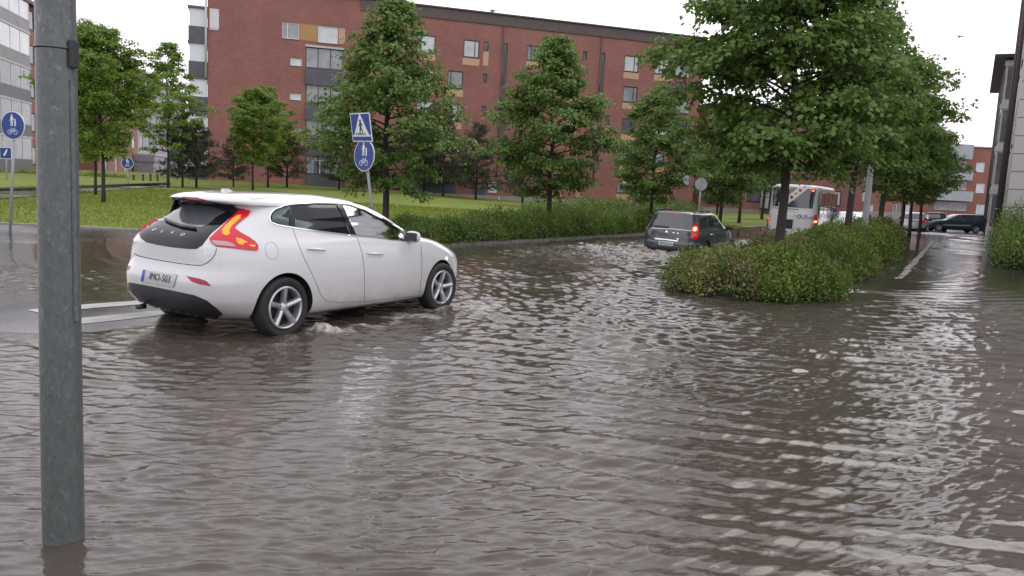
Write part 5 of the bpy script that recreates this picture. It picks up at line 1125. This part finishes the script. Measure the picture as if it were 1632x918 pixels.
t = bc.patch('high_brake_lamp', bp_((765, 185), (828, 188), (826, 222), (762, 218)), .010, M_['red_lens'], step=1.5); bc.patch('lit_core', bp_((782, 190), (820, 192), (818, 214), (784, 212)), .014, M_['lit_red'], t, step=1.5)
for P, Q in [(bp_((178, 482), (212, 480), (210, 560), (205, 672), (165, 672), (160, 600), (172, 540)), bp_((155, 596), (206, 594), (202, 634), (152, 634))), (bp_((812, 522), (855, 520), (856, 600), (845, 668), (800, 665), (803, 590)), bp_((806, 596), (848, 594), (846, 628), (804, 628)))]:
    t = bc.patch('tail_lamp', P, .012, M_['red_lens'], step=1.5, th=.02); bc.patch('lit_brake_lamp', Q, .017, M_['lit_red'], t, step=1.5); c_ = [(sum(p[0] for p in Q)/4, sum(p[1] for p in Q)/4)][0]; bc.patch('lit_core', [(c_[0]+2.0*math.cos(k*.7854), c_[1]+1.5*math.sin(k*.7854)) for k in range(8)], .022, M_['lit_hot'], t, step=1)
bc.patch('indicator', bp_((172, 545), (208, 543), (206, 575), (170, 575)), .018, M_['lit_amber'], step=1.5)
bc.patch('engine_grille', bp_((330, 572), (534, 582), (520, 708), (322, 698)), .008, M_['black_trim'], step=2); bc.ribbon('shut_line', bp_((262, 425), (345, 432), (470, 440), (605, 450)), 1.1, .004, M_['black_trim']); bc.ribbon('shut_line', bp_((555, 480), (545, 600), (530, 710)), .4, .002, M_['gap_soft']); bc.ribbon('shut_line', bp_((330, 470), (560, 482)), .4, .002, M_['gap_soft'])
bc.patch('tow_cover', bp_((405, 728), (452, 732), (450, 752), (404, 748)), .006, M_['black_trim'], step=2)
fr, L_ = bc.pxframe(*b_(600, 545), *b_(795, 556), *b_(697, 550), .008, up=b_(697, 520)); Mb = mat('blue_lettering', (.03, .16, .42), .5); Md = mat('navy_lettering', (.03, .04, .12), .5)
text('operator_name', 'OU', .27, fr @ Matrix.Translation((-.21, 0, 0)), Md, bc.root, .002, xs=.9); text('operator_name', 'Bus', .27, fr @ Matrix.Translation((.16, 0, 0)), Mb, bc.root, .002, xs=.95)
for sg in (1, -1):
    m = MB(); m.box(.35, 6.1, sg*1.13, sg*1.165, 1.45, 2.45, .02); w_ = m.build('side_windows', M_['glass_r'], bc.root)
    for x in (1.6, 2.9, 4.2, 5.4):
        m = MB(); m.box(x, x+.07, sg*1.166, sg*1.172, 1.46, 2.44); m.build('window_bar', M_['black_trim'], w_)
    m = MB(); m.box(.3, 6.3, sg*1.15, sg*1.163, .45, 1.2, .01); m.build('side_skirt', M_['paint_silver'], bc.root)
for x in (1.4, 5.0):
    for y in (-1.0, 1.0): bc.wheel(x, y, .40, .24, .22, 5, 'five', .5)
# ================================================================ POLES, SIGNS, SMALL THINGS
def galv():
    M = mat('galvanised_steel', (.10, .125, .13), .42, metal=.35); nt = M.node_tree; b = nt.nodes['Principled BSDF']; L = nt.links.new
    tc = nt.nodes.new('ShaderNodeTexCoord'); v = nt.nodes.new('ShaderNodeTexVoronoi'); v.inputs['Scale'].default_value = 55; v.feature = 'F1'
    n = nt.nodes.new('ShaderNodeTexNoise'); n.inputs['Scale'].default_value = 38; n.inputs['Detail'].default_value = 6; n.inputs['Roughness'].default_value = .7; n.inputs['Distortion'].default_value = 1.2
    mp = nt.nodes.new('ShaderNodeMapping'); mp.inputs['Scale'].default_value = (1, 1, .55); L(tc.outputs['Object'], mp.inputs['Vector']); L(mp.outputs['Vector'], n.inputs['Vector']); L(tc.outputs['Object'], v.inputs['Vector'])
    r = nt.nodes.new('ShaderNodeValToRGB'); e = r.color_ramp.elements; e[0].position = .30; e[0].color = (.078, .090, .090, 1); e[1].position = .60; e[1].color = (.125, .140, .138, 1); x = r.color_ramp.elements.new(.72); x.color = (.22, .25, .25, 1)
    mx = nt.nodes.new('ShaderNodeMixRGB'); mx.blend_type = 'MULTIPLY'; mx.inputs['Fac'].default_value = .0
    L(n.outputs['Fac'], r.inputs['Fac']); L(r.outputs['Color'], mx.inputs['Color1']); L(v.outputs['Distance'], mx.inputs['Color2']); L(mx.outputs['Color'], b.inputs['Base Color'])
    bp = nt.nodes.new('ShaderNodeBump'); bp.inputs['Strength'].default_value = .25; bp.inputs['Distance'].default_value = .003; L(n.outputs['Fac'], bp.inputs['Height']); L(bp.outputs['Normal'], b.inputs['Normal'])
    return M
M_['galv'] = galv(); M_['sign_blue'] = mat('sign_blue', (.006, .036, .20), .4); M_['sign_white'] = mat('sign_white', (.62, .66, .68), .35); M_['sign_black'] = mat('sign_black', (.02, .02, .025), .5); M_['sign_back'] = mat('sign_grey_back', (.34, .36, .37), .45, noise=(.28, .30, .31), nscale=4)
M_['pole_grey'] = mat('pole_grey', (.26, .28, .29), .45, noise=(.33, .35, .36), nscale=9)
# near lamp post: find base and its lean from two pixels of its axis
b0 = gz(101.5, 858, 0); ttop = raydir(88, 0); P1 = CAMP+ttop*((b0.y)/ttop.y)
root = empty('lamp_post', (b0.x, b0.y, 0), 0, 'thick galvanised steel lamp post standing in the water nearest the camera', 'lamp post')
ax = (P1-b0); k = 3.4/ax.z; topv = Vector((ax.x*k, ax.y*k, 3.4))
rb0 = .94*.5*(134.5-70)/1290*(b0-CAMP).dot(CF); rt = .92*.5*62/1290*(P1-CAMP).dot(CF)
m = MB(); N_ = 10; m.tube([topv*(i/N_)-Vector((0, 0, .35 if i == 0 else 0)) for i in range(N_+1)], [rb0+(rt-rb0)*min(1, i/N_*1.15) for i in range(N_+1)], 48); m.build('shaft', M_['galv'], root, smooth=40)
def on_post(z): return topv*(z/3.4)
def hitpost(u, v): d = raydir(u, v); t = b0.y/d.y; return (CAMP+d*t)
za = hitpost(100, 78).z; c = on_post(za); rr = rb0+(rt-rb0)*min(1, za/3.4*1.15)
m = MB(); m.lathe([(rr+.002, -.006), (rr+.006, -.003), (rr+.006, .003), (rr+.002, .006)], 'z', 48, c=c, closed=True); m.build('steel_band', M_['galv'], root)
side = Vector((.97, -.25, 0)).normalized()
zc = hitpost(122, 88).z; c = on_post(zc)+side*(rr+.012); m = MB(); m.box(-.012, .012, -.02, .02, -.055, .055, .006, M=Matrix.Translation(c)); m.build('cable_clamp', M_['black_trim'], root)
z0_ = hitpost(128, 510).z; z1_ = hitpost(126, 130).z; pts = [on_post(z0_+(z1_-z0_)*i/6)+side*(rb0+(rt-rb0)*min(1, (z0_+(z1_-z0_)*i/6)/3.4*1.15)) for i in range(7)]
m = MB(); m.tube(pts, .013, 10); m.build('cable_cover', M_['galv'], root, smooth=50)
# symbols, drawn on a unit sign face: x right, y up, facing +z
def disc(m, cx, cy, r, z0, z1, n=28, sx=1, sy=1): m.prism([(cx+r*sx*math.cos(2*math.pi*i/n), cy+r*sy*math.sin(2*math.pi*i/n)) for i in range(n)], z0, z1, 'xy')
def ring(m, cx, cy, r, w, z0, z1, n=32):
    for i in range(n):
        a, b = 2*math.pi*i/n, 2*math.pi*(i+1)/n
        m.prism([(cx+r*math.cos(a), cy+r*math.sin(a)), (cx+(r+w)*math.cos(a), cy+(r+w)*math.sin(a)), (cx+(r+w)*math.cos(b), cy+(r+w)*math.sin(b)), (cx+r*math.cos(b), cy+r*math.sin(b))], z0, z1, 'xy')
def bar(m, a, b, w, z0, z1, w2=None):
    a = Vector(a); b = Vector(b); d = (b-a).normalized(); n = Vector((-d.y, d.x)); w2 = w if w2 is None else w2
    m.prism([tuple(a-n*w), tuple(b-n*w2), tuple(b+n*w2), tuple(a+n*w)], z0, z1, 'xy')
def sym_walk_bike(s):
    m = MB(); z0, z1 = .0102, .0125
    disc(m, -.02*s, .37*s, .035*s, z0, z1); bar(m, (-.02*s, .33*s), (-.02*s, .17*s), .042*s, z0, z1, .038*s); bar(m, (-.045*s, .18*s), (-.065*s, -.02*s), .022*s, z0, z1, .016*s); bar(m, (.0, .18*s), (.015*s, -.02*s), .022*s, z0+.0002, z1+.0002, .016*s)
    bar(m, (-.05*s, .31*s), (-.10*s, .17*s), .014*s, z0+.0003, z1+.0003); bar(m, (.01*s, .31*s), (.07*s, .19*s), .013*s, z0+.0004, z1+.0004)
    disc(m, .12*s, .22*s, .026*s, z0, z1); bar(m, (.12*s, .19*s), (.12*s, .09*s), .030*s, z0, z1, .032*s); bar(m, (.105*s, .10*s), (.10*s, -.02*s), .013*s, z0+.0002, z1+.0002); bar(m, (.135*s, .10*s), (.14*s, -.02*s), .013*s, z0+.0002, z1+.0002)
    for cx in (-.125, .125): ring(m, cx*s, -.24*s, .072*s, .016*s, z0, z1, 24)
    for a, b in [((-.125, -.24), (-.05, -.13)), ((-.05, -.13), (.08, -.13)), ((-.05, -.13), (.0, -.24)), ((.0, -.24), (.08, -.13)), ((.125, -.24), (.07, -.09)), ((-.125, -.24), (.0, -.24)), ((-.08, -.10), (-.02, -.10)), ((.07, -.09), (.12, -.09))]:
        bar(m, (a[0]*s, a[1]*s), (b[0]*s, b[1]*s), .008*s, z0+.0005, z1+.0005)
    return m
def face_mats(root, c, yaw, lean=0.0):
    """matrix: sign x right, y up, z out of the face towards yaw"""
    n = Vector((math.sin(yaw), -math.cos(yaw), 0)); x = Vector((math.cos(yaw), math.sin(yaw), 0)); return frame(c, x, (0, 0, 1), n)
def xf(o, M4): o.data.transform(M4); return o
def round_sign(root, c, yaw, R_=.32):
    F4 = face_mats(root, c, yaw); m = MB(); disc(m, 0, 0, R_, -.012, .004, 48); p = xf(m.build('round_sign_plate', M_['sign_white'], root), F4)
    m = MB(); disc(m, 0, 0, R_*.94, .0041, .0100, 48); xf(m.build('sign_face', M_['sign_blue'], p), F4); xf(sym_walk_bike(R_*1.95).build('symbol', M_['sign_white'], p), F4)
    m = MB(); m.box(-.05, .05, -R_*.5, -R_*.4, -.045, -.0125); m.box(-.05, .05, R_*.4, R_*.5, -.045, -.0125); return p
# crossing sign with the round path sign under it
Ys = 17.2; pb = atY(582, 330, Ys); pt_ = atY(575, 183, Ys); root = empty('crossing_sign_post', (pb.x, pb.y, 0), 0, 'post with blue pedestrian crossing sign above a round blue footpath and cycle sign', 'road sign')
o_ = Vector((pb.x, pb.y, 0)); yaw = R(-41)
cs = atY(575.5, 203, Ys)-o_; cr = atY(580.5, 247.5, Ys)-o_
basez = -.02; ax = (cs-cr); ax = ax/ax.z if abs(ax.z) > 0 else Vector((0, 0, 1)); bp0 = cr+ax*(basez-cr.z)
m = MB(); nrm = Vector((math.sin(yaw), -math.cos(yaw), 0)); bk = -nrm*.045; m.tube([bp0+bk, cs+ax*.30+bk], .03, 14); m.build('post', M_['pole_grey'], root)
m = MB(); m.tube([bp0+bk-Vector((0, 0, .05)), bp0+bk+ax*.25], .05, 14); m.build('base_sleeve', M_['pole_grey'], root)
hw = .325
F4 = face_mats(root, cs, yaw); F4 = frame(cs, F4.col[0].xyz, ax, F4.col[2].xyz)
m = MB(); m.box(-hw, hw, -hw*.92, hw*.92, -.012, .004, .006); p = xf(m.build('square_sign_plate', M_['sign_white'], root), F4)
m = MB(); q = hw*.93; qy = hw*.85; 
m.prism([(-q, -qy), (q, -qy), (q, -qy+.085), (-q, -qy+.085)], .0041, .0075, 'xy'); m.prism([(-q, -qy+.115), (-.25, -qy+.115), (-.02, qy), (-q, qy)], .0041, .0075, 'xy'); m.prism([(q, -qy+.115), (.25, -qy+.115), (.02, qy), (q, qy)], .0041, .0075, 'xy')
xf(m.build('sign_face', M_['sign_blue'], p), F4)
m = MB(); z0, z1 = .0076, .0098
disc(m, -.005, .135, .026, z0, z1); bar(m, (-.005, .11), (-.012, .0), .026, z0, z1, .022); bar(m, (-.012, .01), (-.055, -.135), .018, z0+.0002, z1+.0002, .011); bar(m, (-.008, .01), (.05, -.12), .018, z0+.0003, z1+.0003, .011); bar(m, (-.01, .10), (-.055, .02), .010, z0+.0004, z1+.0004); bar(m, (.0, .10), (.055, .04), .010, z0+.0005, z1+.0005)
for i, x in enumerate((-.16, -.09, -.02, .05, .12)): m.prism([(x-.02, -.16), (x+.022, -.16), (x+.008, -.115), (x-.018, -.115)], z0+.0006, z1+.0006, 'xy')
xf(m.build('symbol', M_['sign_black'], p), F4)
round_sign(root, cr, yaw, .335)
# path sign at the left edge
Ys = 17.6; b_px = atY(12, 352, Ys); cpos = atY(20.5, 200, Ys); zb_ = b_px.z
root = empty('path_sign', (b_px.x, b_px.y, 0), 0, 'round blue footpath and cycle sign on a leaning grey post left of the lamp post', 'road sign'); o_ = Vector((b_px.x, b_px.y, 0))
c_ = cpos-o_; yaw = R(-12); nrm = Vector((math.sin(yaw), -math.cos(yaw), 0)); ax = (c_-Vector((0, 0, zb_))); bk = -nrm*.045
m = MB(); m.tube([Vector((0, 0, -.1))+bk, c_+ax.normalized()*.30+bk], .028, 12); m.build('post', M_['pole_grey'], root); round_sign(root, c_, yaw, .30)
def small_sign(u, v, vb, Y, Rr, lab, yaw=0.0, square=False, Mf='sign_blue'):
    c = atY(u, v, Y); b = atY(u, vb, Y); root = empty('small_sign', (c.x, c.y, 0), 0, lab, 'road sign'); m = MB(); m.tube([(0, .05, b.z-.4), (0, .05, c.z+Rr*.9)], .035, 8); m.build('post', M_['pole_grey'], root)
    F4 = face_mats(root, Vector((0, 0, c.z)), yaw); m = MB()
    if square: m.box(-Rr, Rr, -Rr, Rr, -.01, .004); p = xf(m.build('sign_plate', M_['sign_white'], root), F4); m = MB(); m.box(-Rr*.9, Rr*.9, -Rr*.9, Rr*.9, .0045, .008)
    else: disc(m, 0, 0, Rr, -.01, .004); p = xf(m.build('sign_plate', M_['sign_white'] if Mf == 'sign_blue' else M_['sign_back'], root), F4); m = MB(); disc(m, 0, 0, Rr*.92, .0045, .008)
    if Mf == 'sign_blue':
        xf(m.build('sign_face', M_[Mf], p), F4); s = sym_walk_bike(Rr*1.9) if not square else MB()
        if square: bar(s, (-.1, -.15), (.05, .12), .05, .0085, .010); disc(s, .06, .17, .05, .0085, .010)
        xf(s.build('symbol', M_['sign_white'], p), F4)
    else: xf(m.build('sign_back', M_['sign_back'], p), F4); m = MB(); m.box(-.02, .02, -Rr, Rr, .009, .03); xf(m.build('bracket', M_['pole_grey'], p), F4)
    return root
small_sign(203, 260, 296, 46, .33, 'tiny distant round blue path sign beyond the footpath right of the maples', .2)
small_sign(9, 244, 284, 48, .34, 'tiny distant square blue sign in front of the left block', .1, True)
small_sign(1117.5, 293.5, 336, 30.5, .235, 'round grey back of a road sign on a thin post behind the grey estate car', .1, False, 'back')
c = atY(1008, 290, 36); b = atY(1007, 338, 36); root = empty('street_name_sign', (c.x, c.y, 0), 0, 'thin post with small white name plates left of the grey estate car', 'street sign')
m = MB(); m.tube([(0, 0, b.z-.5), (0, 0, c.z+.05)], .028, 8); m.build('post', M_['pole_grey'], root); m = MB(); m.box(-.42, -.03, -.015, .015, c.z-.07, c.z+.07); m.build('name_plate', M_['sign_white'], root); m = MB(); m.box(.0, .10, -.25, .10, c.z-.55, c.z-.12); m.build('name_plate', M_['sign_white'], root)
# street light mast in the strip
b = Vector((25*.433, 25.2, 0)); root = empty('street_light_mast', (b.x, b.y, 0), 0, 'pale grey street light mast rising among the limes of the right row', 'lamp post'); m = MB(); m.tube([(0, 0, -.2), (0, 0, 7.5)], [.105, .06], 16); m.build('shaft', M_['pole_grey'], root, smooth=40)
m = MB(); m.tube([(0, 0, 7.5), (-.2, .1, 7.9), (-1.2, .5, 8.1)], [.05, .04, .035], 10); m.build('arm', M_['pole_grey'], root, smooth=40); m = MB(); m.box(-1.75, -1.15, .35, .65, 8.03, 8.15, .04); m.build('lantern', M_['pole_grey'], root)
# bollards or posts beyond the footpath
first = None
for i, (u, v0, v1) in enumerate([(213, 279, 297), (228, 280, 296), (240, 280, 295), (251, 281, 295)]):
    Y = 58; p = atY(u, v1, Y); h = atY(u, v0, Y).z-p.z
    if first is None:
        first = empty('fence_post', (p.x, p.y, p.z)); m = MB(); m.tube([(0, 0, -.4), (0, 0, h-.06)], .07, 8); m.build('shaft', M_['bark'], first); m = MB(); m.tube([(0, 0, h-.059), (0, 0, h)], .09, 8); m.build('cap', M_['bark'], first); c = first
    else: c = copy_tree(first); c.location = (p.x, p.y, p.z)
    tag(c, 'short dark post, one of an even row beyond the footpath left of the pines', 'post', 'dark posts in a row beyond the footpath')
# gas or water riser at the plinth
c = mb.px(794, 322); m = MB(); m.tube([(c[0], -.25, c[1]-.4), (c[0], -.25, c[1]+.25), (c[0], -.08, c[1]+.4)], .05, 8); o = m.build('vent_riser', M_['sign_white'], mb.root)
# kerb stones of the strip, along the wet path
kb = MB()
for i in range(26):
    t = 3.6+i*1.02; n = 1.22-.034*t+.02*math.sin(i*1.7); a = Vector((4.5+.51*t+.86*n, 13.0+.86*t-.51*n)); zt = float(road_z(np.float64(a.x), np.float64(a.y)))
    zt = -.03+.055*min(1, max(0, (a.y-14.5)/6))+.004*math.sin(i*2.3)
    M4 = Matrix.Translation((a.x, a.y, 0)) @ Matrix.Rotation(math.atan2(.86, .51), 4, 'Z'); kb.box(-.495, .495, -.07, .07, -.35, zt, .015, M=M4)
tag(kb.build('strip_kerb', M_['kerb']), kind='structure')
# gull
p = atY(1530, 58.5, 55); root = empty('gull', tuple(p), .4, 'small gull gliding in the white sky above the far block', 'bird')
m = MB(); r_ = bmesh.ops.create_icosphere(m.bm, subdivisions=2, radius=1.0)
for v in r_['verts']: v.co = Vector((v.co.x*.05, v.co.y*.19, v.co.z*.045-.01))
m.build('body', mat('gull_grey', (.18, .18, .19), .8), root)
for sg in (1, -1):
    m = MB(); P_ = [(.03, .06, .0), (.16, .08, .07), (.34, -.02, .02)]; Q_ = [(.03, -.08, .0), (.16, -.05, .07), (.36, -.09, .015)]
    for i in range(2):
        for dz in (0, -.012): m.face([(sg*P_[i][0], P_[i][1], P_[i][2]+dz), (sg*P_[i+1][0], P_[i+1][1], P_[i+1][2]+dz), (sg*Q_[i+1][0], Q_[i+1][1], Q_[i+1][2]+dz), (sg*Q_[i][0], Q_[i][1], Q_[i][2]+dz)])
    m.build('wing', bpy.data.materials['gull_grey'], root)
# kiosk banner far away
p = atY(1352, 333, 100); root = empty('advertising_board', (p.x, p.y, 0), 0, 'small white, blue and red board on posts far off right of the bus', 'board'); zb_ = p.z
m = MB(); m.box(-.7, .7, 0, .08, zb_, zb_+1.3); b = m.build('panel', M_['sign_white'], root)
m = MB(); m.box(-.65, .65, -.02, -.003, zb_+.05, zb_+.45); m.build('red_field', mat('board_red', (.45, .04, .03), .5), b); m = MB(); m.box(-.65, .0, -.02, -.003, zb_+.5, zb_+.9); m.build('blue_field', M_['sign_blue'], b); m = MB(); m.box(.02, .65, -.02, -.003, zb_+.5, zb_+.75); m.build('yellow_field', mat('board_yellow', (.55, .33, .03), .5), b)
m = MB(); m.tube([(-.6, .04, zb_-1.6), (-.6, .04, zb_)], .05, 8); m.build('leg', M_['pole_grey'], root); m = MB(); m.tube([(.6, .04, zb_-1.6), (.6, .04, zb_)], .05, 8); m.build('leg', M_['pole_grey'], root)
